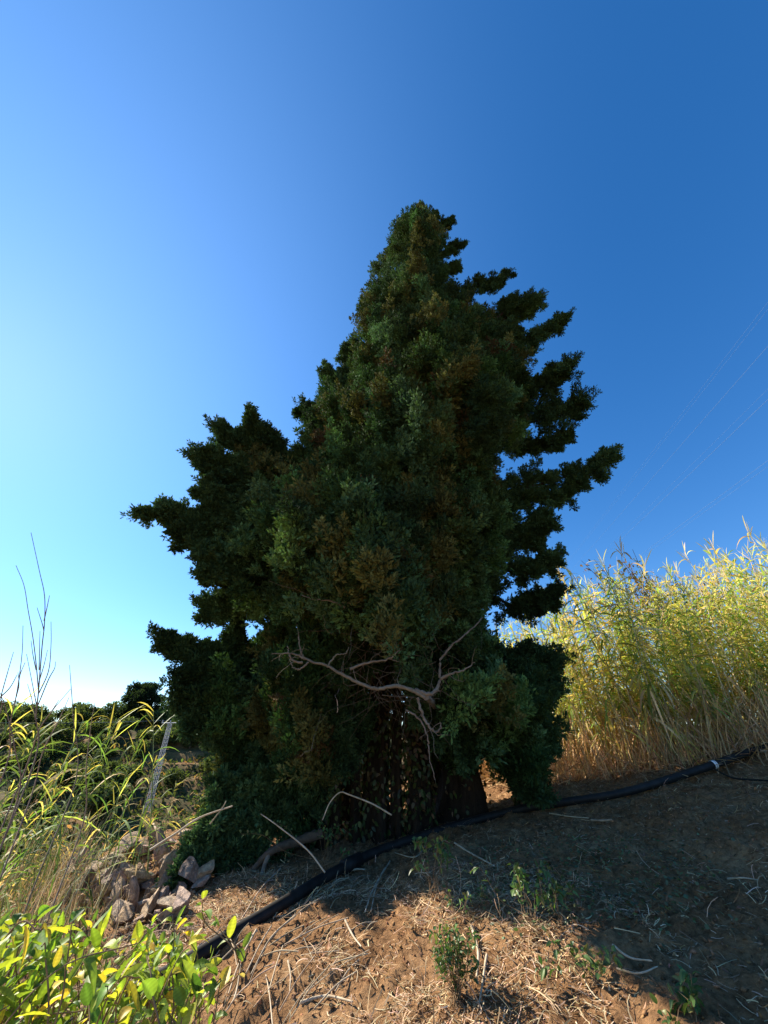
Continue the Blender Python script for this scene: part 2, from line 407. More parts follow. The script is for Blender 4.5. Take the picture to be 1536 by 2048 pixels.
cg = Geo()
def gz_(p): return float(terr0(p[0], p[1]))
# body surface plumes
def sample_body(N, layer, rec=.5):
    px = rng.uniform(330, 1120, N * 3); py = rng.uniform(400, 1790, N * 3)
    ok = inside(px, py, body); px = px[ok]; py = py[ok]
    Y = -(py - 1024) / FPX; t = TY / (CP - SP * Y)
    wgt = (t / 15.2) ** 2 * (1.0)         # even density per square metre
    keep = rng.random(len(px)) < wgt * 2.2 + .06; px, py, t = px[keep], py[keep], t[keep]
    px, py, t = px[:N], py[:N], t[:N]
    ed = edge_dist(px, py, body) / FPX * t
    Wm = np.interp(py, [400, 450, 550, 700, 900, 1100, 1300, 1500, 1700, 1790], [.5, .9, 1.5, 2.1, 2.5, 2.5, 2.3, 2.0, 1.3, .8])
    Wm = Wm * np.where(px < 600, np.interp(py, [900, 1050, 1200, 1350, 1560], [.75, .95, .85, .5, .35]), 1)
    q = np.clip(ed / Wm, 0, 1); hd = Wm * np.sqrt(1 - (1 - q) ** 2)
    sgn = {'front': -1, 'back': 1}.get(layer)
    x0 = (px - 768) / FPX * t; z0 = EH + (SP + CP * (-(py - 1024) / FPX)) * t
    bump = fbm(x0 * 1.1 + 7, z0 * .8, 3, 77) * .9
    if layer == 'inner': y = TY + hd * rng.uniform(-.75, .85, len(px))
    else: y = TY + sgn * (np.maximum(hd - rec, .05) + bump * np.clip(q * 2, 0, 1) + rng.normal(0, .12, len(px)))
    return px, py, y, q
def plume_field(N, layer, n, size, Lr, Rr):
    px, py, y, q = sample_body(N, layer)
    d = np.stack([(px - 768) / FPX, CP + SP * (py - 1024) / FPX, SP - CP * (py - 1024) / FPX], 1); t = y / d[:, 1]
    P = d * t[:, None]; P[:, 2] += EH
    # hollow in front of the trunks, open gaps at their foot
    hollow = (px > 640) & (px < 905) & (py > 1215) & (y < TY + .9)
    hollow |= (px > 700) & (px < 890) & (py > 1400) & (y < TY + 1.1)
    hollow |= (px > 775) & (px < 885) & (py > 1500)
    gap = np.zeros(len(px), bool)
    for (gx, gy, gr) in [(592, 988, 13), (905, 1205, 12), (985, 1230, 14), (858, 1340, 7), (1050, 925, 16), (985, 772, 8), (700, 1262, 7)]:
        gap |= np.hypot(px - gx, (py - gy) * .7) < gr
    ctr = np.array([axis_x(P[:, 2]), np.full(len(P), TY), P[:, 2]]).T
    out_ = P - ctr; out_[:, 2] = 0; out_ = nrm(out_)
    right = np.clip((px - 800) / 250, 0, 1)[:, None]
    D = nrm(out_ * (.55 + .5 * right) + np.array([0, 0, 1.0]) * (1 - .35 * right) + .28 * rng.normal(size=P.shape))
    L = rng.uniform(*Lr, len(P)); R = rng.uniform(*Rr, len(P)); 
    low = py > 1100
    L = np.where(low, L * .75, L)
    zf = np.interp(P[:, 2], [1, 8, 18], [1.0, .95, 1.1])
    # start each tuft below its point so that the tip lands on the surface
    P = P - D * (L * .8)[:, None]
    mid = P + D * (L * .5)[:, None]; tip = P + D * (L * .97)[:, None]
    ma, mb, md = proj(mid); ta, tb, td = proj(tip); ra = FPX * R / md
    keep = ~(hollow | gap) & (P[:, 2] > terr(P[:, 0], P[:, 1]) + .1) & inside(ta, tb, body) & inside(ma, mb, body) & (edge_dist(ma, mb, body) > ra * .75)
    big = fbm(P[:, 0] * .8, P[:, 2] * .8 + P[:, 1], 3, 3)
    C = CYP[None] * (1 + .18 * rng.normal(size=(len(P), 1))) * np.stack([1 + .3 * big, 1 + .25 * big, 1 - .2 * big], 1)
    br = rng.random(len(P)) < .008
    C[br] = np.array([.07, .05, .026]) * rng.uniform(.7, 1.3, (br.sum(), 1))
    ag = (rng.random(len(P)) < .16) & (px > 680)
    C[ag] = np.array([.052, .062, .020]) * rng.uniform(.8, 1.2, (ag.sum(), 1))
    plumes(cg, P[keep], D[keep], L[keep], R[keep], n, size, np.clip(C[keep], .004, .3))
plume_field(2300, 'front', 62, .085, (.35, .85), (.10, .21))
plume_field(2100, 'back', 42, .12, (.5, .9), (.16, .28))
plume_field(900, 'inner', 45, .14, (.4, .9), (.16, .3))

# secondary boughs all over the surface, light tips over dark hollows
px, py, y, q = sample_body(820, 'front', 0.0)
d = np.stack([(px - 768) / FPX, CP + SP * (py - 1024) / FPX, SP - CP * (py - 1024) / FPX], 1); S_ = d * (y / d[:, 1])[:, None]; S_[:, 2] += EH
QP, QD, QL, QR, QC = [], [], [], [], []
for k in range(len(S_)):
    if 640 < px[k] < 905 and py[k] > 1200: continue
    if 700 < px[k] < 890 and py[k] > 1380: continue
    s_ = S_[k]; o_ = s_ - [axis_x(s_[2]), TY, s_[2]]; o_[2] = 0; o_ = nrm(o_); rt = np.clip((px[k] - 780) / 250, 0, 1)
    up = 1.0 - .5 * rt; dirn = nrm(o_ * (.6 + .5 * rt) + [0, 0, up] + .25 * rng.normal(size=3))
    ln = rng.uniform(.5, 1.05) * (.75 if py[k] > 1250 else 1); tip = s_ + o_ * rng.uniform(-.1, .22); bc = CYP * rng.choice([.6, .9, 1.3, 2.0], p=[.25, .33, .25, .17]) * np.array([rng.uniform(.85, 1.15), 1, rng.uniform(.7, 1.1)])  # brighter tones stand in for sunlight caught by the front sprays
    if rng.random() < .2: bc = np.array([.10, .105, .036]) * rng.uniform(.7, 1.2)  # olive tone paints golden highlights into some boughs
    if rng.random() < .02: bc = np.array([.085, .06, .03])
    for j in range(11):
        u = rng.random() ** .7; b = tip - dirn * ln * (1 - u) + rng.normal(0, .10 * (1.15 - u), 3); dj = nrm(dirn * .9 + [0, 0, .25] + .5 * rng.normal(size=3)); l_ = rng.uniform(.18, .36)
        e = b + dj * l_; a1, b1, d1 = proj(e)
        if not inside(np.array([a1]), np.array([b1]), body)[0] and (rng.random() < .6 or edge_dist(np.array([a1]), np.array([b1]), body)[0] > 14): continue
        if e[2] < gz_(e) + .1: continue
        QP.append(b); QD.append(dj); QL.append(l_); QR.append(rng.uniform(.05, .1)); QC.append(bc * (1 + .1 * rng.normal()))
plumes(cg, np.array(QP), np.array(QD), np.array(QL), np.array(QR), 36, .075, np.clip(np.array(QC), .004, .3))

# boughs that stick out of the body: (pixel path, depth at root, depth at tip, tuft radius)
boughs = [
 ([(985,640),(1020,605),(1050,608),(1083,592)],6.3,6.0,.20), ([(900,620),(950,570),(985,572),(1018,545)],6.4,6.2,.24), ([(960,700),(1050,690),(1095,665),(1142,632)],6.3,5.8,.24),
 ([(900,660),(1000,640),(1040,625),(1078,606)],6.5,6.3,.22), ([(1000,800),(1080,775),(1115,755),(1146,728)],6.2,5.7,.22), ([(1000,860),(1080,840),(1130,825),(1166,803)],6.3,6.0,.25),
 ([(1000,900),(1060,895),(1110,885),(1142,872)],6.5,6.4,.15), ([(960,960),(1050,975),(1120,955),(1175,955),(1205,920),(1230,905)],6.4,6.2,.17), ([(960,1000),(1050,1000),(1110,1000),(1150,975)],6.3,6.3,.14),
 ([(970,1010),(1040,1060),(1075,1060),(1095,1035)],6.3,6.0,.2), ([(960,1060),(1020,1085),(1060,1090),(1080,1062)],6.3,6.2,.17), ([(960,1130),(1040,1150),(1080,1140),(1116,1112)],6.3,6.1,.16),
 ([(950,1190),(1040,1215),(1080,1205),(1122,1180)],6.4,6.2,.14), ([(950,1290),(1020,1330),(1070,1340),(1110,1330)],6.2,6.0,.2), ([(950,1380),(1020,1400),(1060,1410),(1105,1395)],6.1,5.9,.2),
 ([(940,1440),(1000,1480),(1060,1500),(1105,1480)],6.0,5.6,.18), ([(960,1460),(1010,1520),(1045,1560),(1070,1590)],5.9,5.5,.13),
 ([(860,520),(890,505),(905,495),(928,488)],6.3,6.2,.16), ([(860,570),(885,545),(900,540),(917,530)],6.3,6.2,.14), ([(860,480),(875,460),(890,450),(905,442)],6.3,6.2,.13),
 ([(830,470),(838,440),(840,425),(842,404)],6.3,6.3,.12), ([(850,470),(862,445),(868,435),(872,425)],6.3,6.3,.12), ([(800,480),(805,455),(808,445),(812,432)],6.4,6.4,.16),
 ([(560,960),(520,900),(505,870),(500,822)],5.9,5.6,.16), ([(560,960),(500,900),(465,880),(428,855)],5.9,5.5,.17), ([(600,960),(560,915),(545,895),(540,872)],6.0,5.8,.15),
 ([(540,960),(470,945),(430,930),(390,915)],5.8,5.4,.16), ([(560,1000),(480,975),(440,965),(415,945)],5.8,5.5,.13), ([(540,1050),(470,1020),(430,1010),(412,975)],5.8,5.4,.15),
 ([(560,1060),(460,1050),(400,1045),(340,1030),(285,1035)],5.8,5.1,.15), ([(520,1080),(450,1075),(400,1080),(350,1075)],5.8,5.3,.12), ([(540,1110),(470,1110),(430,1120),(395,1100)],5.8,5.4,.13),
 ([(540,1180),(460,1160),(430,1150),(415,1140)],5.7,5.4,.15), ([(540,1210),(470,1215),(440,1225),(415,1215)],5.7,5.4,.14),
 ([(560,1330),(470,1320),(420,1320),(370,1310),(318,1272)],5.6,5.0,.14), ([(540,1340),(480,1310),(470,1290),(470,1268)],5.6,5.2,.13), ([(540,1380),(440,1350),(400,1350),(372,1368)],5.5,4.9,.16),
 ([(540,1430),(440,1400),(400,1400),(368,1402)],5.5,4.9,.16), ([(540,1480),(450,1450),(410,1450),(372,1442)],5.4,4.9,.15), ([(560,1560),(500,1600),(440,1650),(400,1700),(355,1765)],5.2,4.6,.14),
 ([(600,1600),(560,1640),(520,1680),(440,1735)],5.2,4.8,.15), ([(620,1560),(540,1560),(500,1580),(450,1590)],5.3,4.9,.15),
 ([(720,760),(700,730),(695,715),(694,705)],6.1,6.0,.17), ([(690,830),(670,775),(660,760),(655,746)],6.1,6.0,.2), ([(660,900),(635,850),(622,835),(612,820)],6.0,5.9,.2),
 ([(700,1180),(695,1260),(690,1310),(680,1350)],5.0,4.7,.12), ([(740,1160),(745,1240),(750,1290),(745,1330)],5.3,5.0,.10), ([(780,1200),(790,1260),(800,1310),(805,1350)],5.4,5.2,.10),
 ([(900,1300),(905,1360),(900,1420),(890,1470)],5.2,5.0,.12), ([(940,1380),(945,1430),(940,1480),(935,1510)],5.4,5.2,.11), ([(660,1350),(665,1420),(670,1470),(680,1520)],5.2,5.0,.13), ([(830,1290),(850,1340),(845,1390),(840,1430)],5.2,5.0,.09), ([(720,1330),(715,1400),(725,1440),(720,1480)],5.5,5.3,.09),
 # sprays on the near side that catch a little light
 ([(760,1230),(720,1190),(690,1180),(655,1165)],4.9,4.5,.12), ([(830,1290),(820,1260),(815,1240),(812,1215)],4.9,4.6,.1), ([(850,1380),(835,1350),(830,1340),(822,1320)],4.8,4.5,.09),
 ([(900,1240),(905,1180),(925,1160),(935,1130)],5.0,4.7,.13), ([(860,1400),(900,1420),(930,1410),(960,1400)],4.9,4.6,.1), ([(900,960),(930,920),(950,905),(965,885)],4.6,4.3,.17),
 ([(820,760),(830,700),(835,650),(835,605)],4.9,4.7,.2), ([(960,760),(1000,700),(1015,680),(1022,660)],5.2,5.0,.16), ([(780,740),(785,690),(790,660),(788,630)],5.0,4.8,.15),
 ([(880,900),(860,850),(850,800),(845,745)],4.5,4.3,.15), ([(980,840),(975,800),(970,790),(962,770)],4.9,4.8,.14), ([(700,1060),(740,1000),(760,960),(770,925)],4.5,4.2,.17), ([(640,1160),(660,1090),(675,1060),(680,1030)],4.6,4.3,.15),
]
wg = Geo()
BP, BD, BL, BR, BC = [], [], [], [], []
for pts, y0, y1, r in boughs:
    if pts[0][0] < 605 and 940 < pts[0][1] < 1200: y0, y1, r = y0 - .5, y1 - .6, r * .9
    elif pts[0][0] < 640 and pts[0][1] >= 1300: y0, y1 = y0 + .5, y1 + .6
    if pts[0][0] > 840 and 480 < pts[0][1] < 930: r = r * rng.uniform(.8, 1.15)
    k = len(pts)
    pw = [at(p[0], p[1], y0 + (y1 - y0) * i / (k - 1)) for i, p in enumerate(pts)]
    root = np.array([axis_x(pw[0][2] - .6) - (.9 if pts[0][0] < 700 else 0), TY + .35, max(.9, pw[0][2] - .35)])
    path = smooth_path([root] + pw, 8)
    ln = np.linalg.norm(np.diff(path, axis=0), axis=1).sum()
    tube(wg, path, np.linspace(.022 + .004 * ln, .005, len(path)), 6, C=(.45, .42, .4))
    m = len(path); start = int(m * .28); T = nrm(np.gradient(path, axis=0))
    dens = int(ln / (r * .42)) + 6
    base_c = CYP * (1 + .15 * rng.normal()); ph_ = rng.uniform(0, 6.28)
    for _ in range(int(dens * 2.9)):
        f = rng.uniform(start, m - 3.0) if rng.random() > .25 else rng.uniform(m * .7, m - 3.0)
        i = int(f); p = path[i] + (path[i + 1] - path[i]) * (f - i); u = f / (m - 1)
        d = nrm(T[i] * rng.uniform(.3, 1.1) + np.array([0, 0, .45]) + .75 * rng.normal(size=3))
        if math.sin(f * .9 + ph_) > .35 and rng.random() < .8: continue
        l = r * rng.uniform(.8, 1.9) * (1.4 - .85 * u)
        BP.append(p); BD.append(d); BL.append(l); BR.append(r * rng.uniform(.22, .42) * (1.4 - .85 * u)); BC.append(base_c * (1 + .12 * rng.normal()))
    for _ in range(int(ln * 8)):   # side branchlets, rising above and hanging below the bough
        i = int(rng.uniform(start, m - 2)); u = i / m; sd = nrm(np.array([rng.normal(0, .5), rng.normal(0, .5), rng.choice([1.0, 1.0, -.75])]) + T[i] * .7); l2 = r * rng.uniform(1.0, 2.9) * (1.3 - .8 * u)
        for v in np.linspace(.25, 1, 5):
            BP.append(path[i] + sd * l2 * v * .7 + rng.normal(0, .025, 3)); BD.append(sd + .4 * rng.normal(size=3) + [0, 0, .2]); BL.append(l2 * rng.uniform(.35, .7)); BR.append(r * rng.uniform(.13, .26) * (1.3 - .6 * v)); BC.append(base_c * (1 + .15 * rng.normal()))
    for _ in range(7):   # pointed tip
        BP.append(path[-4]); BD.append(T[-1] + np.array([0, 0, .3]) + .2 * rng.normal(size=3)); BL.append(r * rng.uniform(1.2, 2.6)); BR.append(r * .12); BC.append(base_c)
plumes(cg, np.array(BP), np.array(BD), np.array(BL), np.array(BR), 40, .068, np.clip(np.array(BC), .004, .3))
crown = cg.build('crown', M_cyp); child(crown, tree)
child(wg.build('limb', M_bark, smooth=True), tree)
print('crown quads', len(crown.data.polygons))

# trunks
def gz(x, y): return float(terr(x, y))
def trunk(pts, rads, flare=1.6):
    g = Geo(); path = smooth_path(pts, 10); r = np.interp(np.linspace(0, 1, len(path)), np.linspace(0, 1, len(rads)), rads)
    t = np.linspace(0, 1, len(path)); n = 20
    T = nrm(np.gradient(path, axis=0)); A = nrm(np.cross(T, [0, 1, .1])); B = np.cross(T, A); th = np.linspace(0, 2 * np.pi, n, endpoint=False)
    ph = rng.random(4) * 6
    flute = 1 + (.16 * np.sin(3 * th + ph[0]) + .10 * np.sin(5 * th + ph[1]) + .07 * np.sin(8 * th + ph[2]))[None] * (1 + 0 * t[:, None]) + .05 * np.sin(4 * th[None] + 30 * t[:, None])
    z = path[:, 2] - path[0, 2]
    fl = 1 + (flare - 1) * np.exp(-z / .28)
    rr = r[:, None] * fl[:, None] * (1 + (flute - 1) * (1 + .8 * np.exp(-z / .5)[:, None]))
    V = path[:, None] + (A[:, None] * np.cos(th)[None, :, None] + B[:, None] * np.sin(th)[None, :, None]) * rr[..., None]
    m = len(path); idx = np.arange(m * n).reshape(m, n); F = np.stack([idx[:-1], np.roll(idx, -1, 1)[:-1], np.roll(idx, -1, 1)[1:], idx[1:]], -1).reshape(-1, 4)
    g.add(V.reshape(-1, 3), F, (.5, .48, .45)); return child(g.build('trunk', M_bark, smooth=True), tree), path, r
TRK = []
for (bx_, by_, base_r, tx, ty, th_) in [(-.78, 6.15, .17, -1.2, 6.0, 8), (-.10, 6.05, .17, .2, 6.3, 14), (.42, 5.95, .15, .7, 6.3, 15), (1.05, 6.3, .25, 1.3, 6.3, 17), (-.45, 6.5, .13, -.9, 6.6, 9), (.72, 6.6, .14, 1.6, 6.6, 12), (-.35, 5.95, .06, -.6, 6.2, 6), (.15, 5.95, .075, .4, 6.2, 7), (-.6, 6.0, .05, -1.0, 5.9, 5)]:
    z0 = gz(bx_, by_) - .12
    o, p, r = trunk([(bx_, by_, z0), (bx_ + (tx - bx_) * .1, by_ + .02, z0 + 1.2), (bx_ + (tx - bx_) * .3 + .05, by_ + (ty - by_) * .4, z0 + 3.5), (tx, ty, z0 + th_)], [base_r, base_r * .85, base_r * .7, .03], 1.7 if base_r > .2 else 1.25)
    TRK.append((p, r))

# the bare forked branch in front of the trunks and other dead wood
def dead(name, pts, y, r0, r1, mat=M_dead, parent=tree, sub=()):
    g = Geo(); ys_ = y if isinstance(y, (list, tuple)) else [y] * len(pts)
    path = smooth_path([at(p[0], p[1], yy) for p, yy in zip(pts, ys_)], 7)
    path[1:-1] += rng.normal(0, .004, path[1:-1].shape)
    tube(g, path, np.linspace(r0, r1, len(path)), 8, C=vary((1, 1, 1), 1, .1, .03)[0], rough=.13)
    if r0 > .011:
        Tt = nrm(np.gradient(path, axis=0))
        for q in range(9 if r0 > .018 else 4):
            i = rng.integers(2, len(path) - 1); dv = nrm(np.cross(Tt[i], rdir(1)[0]) + .5 * Tt[i]); l = rng.uniform(.06, .28); pt = [path[i]]
            for _ in range(5): dv = nrm(dv + rng.normal(0, .28, 3)); pt.append(pt[-1] + dv * l / 5)
            tube(g, np.array(pt), np.linspace(.0035, .001, 6), 4, C=(.9, .88, .85), cap=False)
    o = g.build(name, mat, smooth=True); 
    if parent: child(o, parent)
    return o
dead('dead_branch', [(850,1395),(800,1372),(755,1378),(715,1365),(660,1335),(612,1318),(600,1295),(597,1272)], 3.8, .019, .006)
dead('dead_branch', [(612,1318),(585,1308),(543,1308)], 3.8, .012, .004)
dead('dead_branch', [(605,1325),(585,1320),(578,1305),(575,1292)], 3.8, .012, .004)
dead('dead_branch', [(618,1325),(600,1338),(588,1335),(578,1318)], 3.78, .009, .003)
dead('dead_branch', [(655,1335),(670,1312),(690,1308),(698,1294)], 3.8, .009, .004)
dead('dead_branch', [(830,1380),(860,1388),(878,1365),(882,1320),(905,1290),(940,1262),(965,1235)], [3.8,3.8,3.85,3.9,3.9,3.95,4.0], .018, .005)
dead('dead_branch', [(882,1358),(900,1348),(925,1342),(950,1325)], [3.85,3.8,3.8,3.8], .014, .004)
dead('dead_branch', [(700,1338),(740,1325),(775,1318),(800,1300)], 3.8, .013, .005)
dead('dead_branch', [(835,1395),(845,1430),(860,1455),(872,1465),(882,1455),(880,1445)], 3.8, .013, .005)
dead('dead_branch', [(812,1420),(840,1440),(855,1475),(858,1510),(870,1560)], 3.82, .009, .003)
dead('dead_branch', [(690,1215),(662,1202),(630,1199),(604,1190)], 3.8, .01, .004)
dead('dead_branch', [(710,1195),(725,1190),(715,1205),(668,1205)], 3.75, .006, .003)
dead('dead_branch', [(852,1393),(862,1402),(870,1415),(868,1440)], [3.8,4.3,5.0,5.85], .026, .03)
tw = Geo()   # matted fine dead twigs hanging in the hollow
for k in range(330):
    x = rng.normal(765, 60); y = rng.uniform(1080, 1400); y = y if rng.random() < .8 else rng.uniform(900, 1100)
    dep = rng.uniform(4.0, 5.6); P0 = at(x, y, dep); n = 6; dv = np.array([rng.normal(0, .05), rng.normal(0, .04), -rng.uniform(.0, .08)])
    pp = [P0]
    for i in range(n): dv = dv * .9 + rng.normal(0, .028, 3); pp.append(pp[-1] + dv)
    tube(tw, np.array(pp), np.linspace(.0035, .0015, n + 1), 4, C=vary((.8, .75, .7), 1, .2, .05)[0], cap=False)
tw_o = child(tw.build('twigs', barkmat('twig_bark', (.10, .08, .06), (.22, .18, .14), 20, (1, 1, 1))), tree); tag(tw_o, kind='stuff')

# ------------------------------------------------------------------ ivy on the trunks
ivy = Geo(); IP, IN = [], []
for ti, (p, r) in enumerate(TRK):
    hmax = [2.6, 2.4, 2.6, 1.4, 2.0, 2.2, 1.8, 2.2, 2.0][ti]; n = [3200, 1500, 2400, 350, 1000, 1000, 250, 400, 400][ti]
    for _ in range(n):
        h = rng.random() ** .8 * hmax; i = np.searchsorted(p[:, 2], p[0, 2] + h); i = min(i, len(p) - 1); th = rng.uniform(0, 6.28)
        d = np.array([math.cos(th), math.sin(th), 0]); rr = r[i] * 1.15 + abs(rng.normal(0, .03)) + .015
        IP.append(p[i] + d * rr + np.array([0, 0, rng.normal(0, .05)])); IN.append(d + .5 * rng.normal(size=3))
IP = np.array(IP); IN = nrm(np.array(IN)); N = len(IP)
dd = nrm(np.cross(IN, rdir(N)) + np.array([0, 0, -.5]))
c = np.where((rng.random(N) < .3)[:, None], vary((.11, .065, .03), N, .3, .1), vary((.05, .075, .02), N, .3, .1))
ribbons(ivy, IP, dd, rng.uniform(.035, .065, N), rng.uniform(.028, .05, N), .35, 3, c, side=nrm(np.cross(dd, IN)))
tag(ivy.build('ivy', M_ivy), 'green and withered brown ivy climbing the cypress trunks', 'ivy')

# ------------------------------------------------------------------ black irrigation pipe
pipe_px = [(1640,1470),(1536,1512),(1420,1546),(1330,1580),(1230,1604),(1150,1613),(1060,1622),(980,1637),(880,1662),(790,1692),(700,1735),(640,1780),(560,1828),(450,1892),(330,1968),(200,2045),(60,2150)]
pipe = empty('irrigation_pipe', tuple(G(880, 1662)))
pp = np.array([G(*q) for q in pipe_px]); 
pp[:, 2] = terr0(pp[:, 0], pp[:, 1]) + .05
pp = smooth_path(pp, 12)
k = np.ones(31) / 31
for c_ in range(3): pp[:, c_] = np.convolve(np.pad(pp[:, c_], 15, 'reflect', reflect_type='odd'), k, 'valid')
pp[:, 2] += .02
PR = .041
g = Geo(); tube(g, pp, PR, 20); child(g.build('tube', M_pipe, smooth=True), pipe)
def near_px(px):
    q = proj(pp)[0]; return int(np.argmin(np.abs(q - px)))
for px in (1425,):  # white bands painted round the pipe where it shows a glint
    i = near_px(px); g = Geo(); sg = pp[i - 1:i + 2]; c0 = pp[i]; T = nrm(pp[i + 1] - pp[i - 1])
    tube(g, [c0 - T * .012, c0 + T * .012], PR + .006, 20, cap=False); tube(g, [c0 - T * .04 + [0, 0, .0], c0 - T * .02], PR + .004, 20, cap=False)
    child(g.build('tape', M_painted_glint), pipe)
i = near_px(700); g = Geo(); T = nrm(pp[i + 1] - pp[i - 1]); tube(g, [pp[i] - T * .14, pp[i] - T * .13, pp[i] + T * .13, pp[i] + T * .14], [PR + .002, PR + .016, PR + .016, PR + .002], 20); child(g.build('coupling', M_pipe, smooth=True), pipe)
tag(pipe, 'long thick black plastic irrigation pipe lying on the ground in front of the cypress', 'pipe')
hp = smooth_path([G(1435, 1553) + [0, 0, .06], G(1470, 1562) + [0, 0, .02], G(1536, 1566) + [0, 0, .015], G(1640, 1575) + [0, 0, .01]], 8)
g = Geo(); tube(g, hp, .009, 8); tag(g.build('drip_hose', M_pipe, smooth=True), 'thin black drip hose leaving the thick pipe at the painted white glint', 'hose')

# ------------------------------------------------------------------ canes
GREEN = (.27, .38, .08); YEL = (.56, .50, .15); TAN = (.60, .42, .20); STRAW = (.70, .55, .32)
def cane_mesh(h, style, rnd, lw=1.0):
    """returns stem mesh, foliage mesh, built at the origin"""
    sg, lg = Geo(), Geo()
    bend = rnd.uniform(.02, .12) * h; th = rnd.uniform(0, 6.28); n = 12
    tt = np.linspace(0, 1, n); path = np.stack([bend * tt ** 2 * math.cos(th), bend * tt ** 2 * math.sin(th), h * tt], 1)
    r0 = .011 if style != 'young' else .008
    cb = {'dry': STRAW, 'green': (.36, .32, .13), 'young': (.22, .28, .08), 'plume': (.45, .36, .2)}[style]
    tube(sg, path, np.linspace(r0, .003, n), 5, C=vary(cb, 1, .1, .04)[0], cap=False)
    nl = int(h * (10.5 if style in ('green', 'young') else 7.5)) 
    P, D, L, W_, DR, C = [], [], [], [], [], []
    for i in range(nl):
        u = .18 + .82 * (i + rnd.random()) / nl; p = np.array([np.interp(u, tt, path[:, k]) for k in range(3)])
        az = th + i * math.pi + rnd.gauss(0, .9); el = rnd.uniform(.35, 1.1) if u > .6 else rnd.uniform(-.1, .8)
        d = np.array([math.cos(az) * math.cos(el), math.sin(az) * math.cos(el), math.sin(el)])
        if style == 'dry': c = vary(TAN if rnd.random() < .6 else STRAW, 1, .2, .06)[0]
        elif u < .3: c = vary(TAN if rnd.random() < .75 else YEL, 1, .2, .06)[0]
        elif style == 'young': c = vary((.14, .22, .055) if rnd.random() < .74 else (TAN if rnd.random() < .6 else (.36, .36, .10)), 1, .15, .08)[0]
        else: c = vary(GREEN if rnd.random() < .5 else YEL, 1, .2, .08)[0]
        P.append(p); D.append(d); C.append(c)
        yg = style == 'young'; L.append(rnd.uniform(.3, .66) * (1 if u < .85 else .8)); W_.append(rnd.uniform(.024, .05) * (.62 if yg else 1)); DR.append(rnd.uniform(.3, 1.2) if u > .45 else rnd.uniform(.7, 1.5))
    for i in range(5):
        P.append(path[-1] - [0, 0, .05 * i]); az = rnd.uniform(0, 6.28); D.append(np.array([(.7 if yg else .35) * math.cos(az), (.7 if yg else .35) * math.sin(az), 1])); L.append(rnd.uniform(.22, .42)); W_.append(.016 * lw * (.8 if yg else 1)); DR.append(rnd.uniform(0, .9 if yg else .4)); C.append(vary(YEL if style != 'dry' else STRAW, 1, .2, .06)[0])
    ribbons(lg, np.array(P), np.array(D), np.array(L), np.array(W_), np.array(DR), 5, np.array(C))
    if style == 'plume':
        m = 26; pt = path[-1][None] + np.stack([rng.normal(0, .01, m), rng.normal(0, .01, m), rng.uniform(-.05, .35, m)], 1)
        dd_ = nrm(np.stack([rng.normal(0, .35, m), rng.normal(0, .35, m), np.ones(m)], 1))
        ribbons(lg, pt, dd_, .22, .008, .15, 3, vary((.5, .42, .3), m, .1, .04), shape='straw')
        tube(sg, [path[-1], path[-1] + [0, 0, .35]], [.003, .001], 4, C=cb, cap=False)
    return sg.mesh('stem'), lg.mesh('foliage')
rr_ = random.Random(3)
LIB = {}
for style, H, cnt in (('green', 3.6, 9), ('dry', 3.0, 5), ('plume', 4.2, 3), ('young', 1.5, 7)):
    LIB[style] = []
    for k in range(cnt):
        s, l = cane_mesh(H, style, rr_, 1.0 if style != 'young' else 1.15); s.materials.append(M_stem); l.materials.append(M_cane); LIB[style].append((s, l, H))
PROTO = {}
def place_cane(style, x, y, h, lean_az, lean, label, group, name='giant_cane'):
    k = rr_.randrange(len(LIB[style])); s, l, H = LIB[style][k]; key = (style, k, name)
    if key not in PROTO:
        o = empty(name)
        for nm, me_ in (('stem', s), ('foliage', l)):
            c = bpy.data.objects.new(nm, me_); COL.objects.link(c); c.parent = o
        PROTO[key] = o
    else: o = copy_tree(PROTO[key])
    o.location = (x, y, gz(x, y) - .04); sc = h / H
    q = Matrix.Rotation(lean, 4, Vector((-math.sin(lean_az), math.cos(lean_az), 0))) @ Matrix.Rotation(rr_.uniform(0, 6.28), 4, 'Z')
    o.rotation_euler = q.to_euler(); kx = max(.75, min(1.3, sc)) ; o.scale = (kx, kx, sc)
    tag(o, label, 'cane', group); return o
top_px = [(940,1330),(1000,1270),(1060,1235),(1120,1180),(1180,1145),(1250,1170),(1300,1190),(1360,1170),(1420,1135),(1480,1105),(1540,1090),(1700,1055)]
tpx = np.array([p[0] for p in top_px]); tpy = np.array([p[1] for p in top_px])
def cane_height(x, y):
    zb = gz(x, y); hs_ = np.arange(1.0, 7, .05); P = np.stack([np.full_like(hs_, x), np.full_like(hs_, y), zb + hs_], 1)
    a_, b_, _ = proj(P); ok = b_ < np.interp(a_, tpx, tpy); return hs_[np.argmax(ok)] if ok.any() else 6
pipe_yx = lambda x: float(np.interp(x, [1.0, 2.0, 3.2, 4.6, 8], [6.6, 6.6, 6.15, 5.5, 4.6]))
cand = []
while len(cand) < 800:
    x = rng.uniform(2.3, 12.5); y = rng.uniform(6.2, 12.5)
    front = pipe_yx(x) + .6 + .35 * vnoise(np.array(x * 1.3), np.array(0.)) 
    if x < 3.4: front += (3.4 - x) * 1.2
    if y < front: continue
    if rng.random() > math.exp(-(y - front) / 2.6) : continue
    cand.append((y - front, x, y))
cand.sort()
thick = Geo()
nind = 0
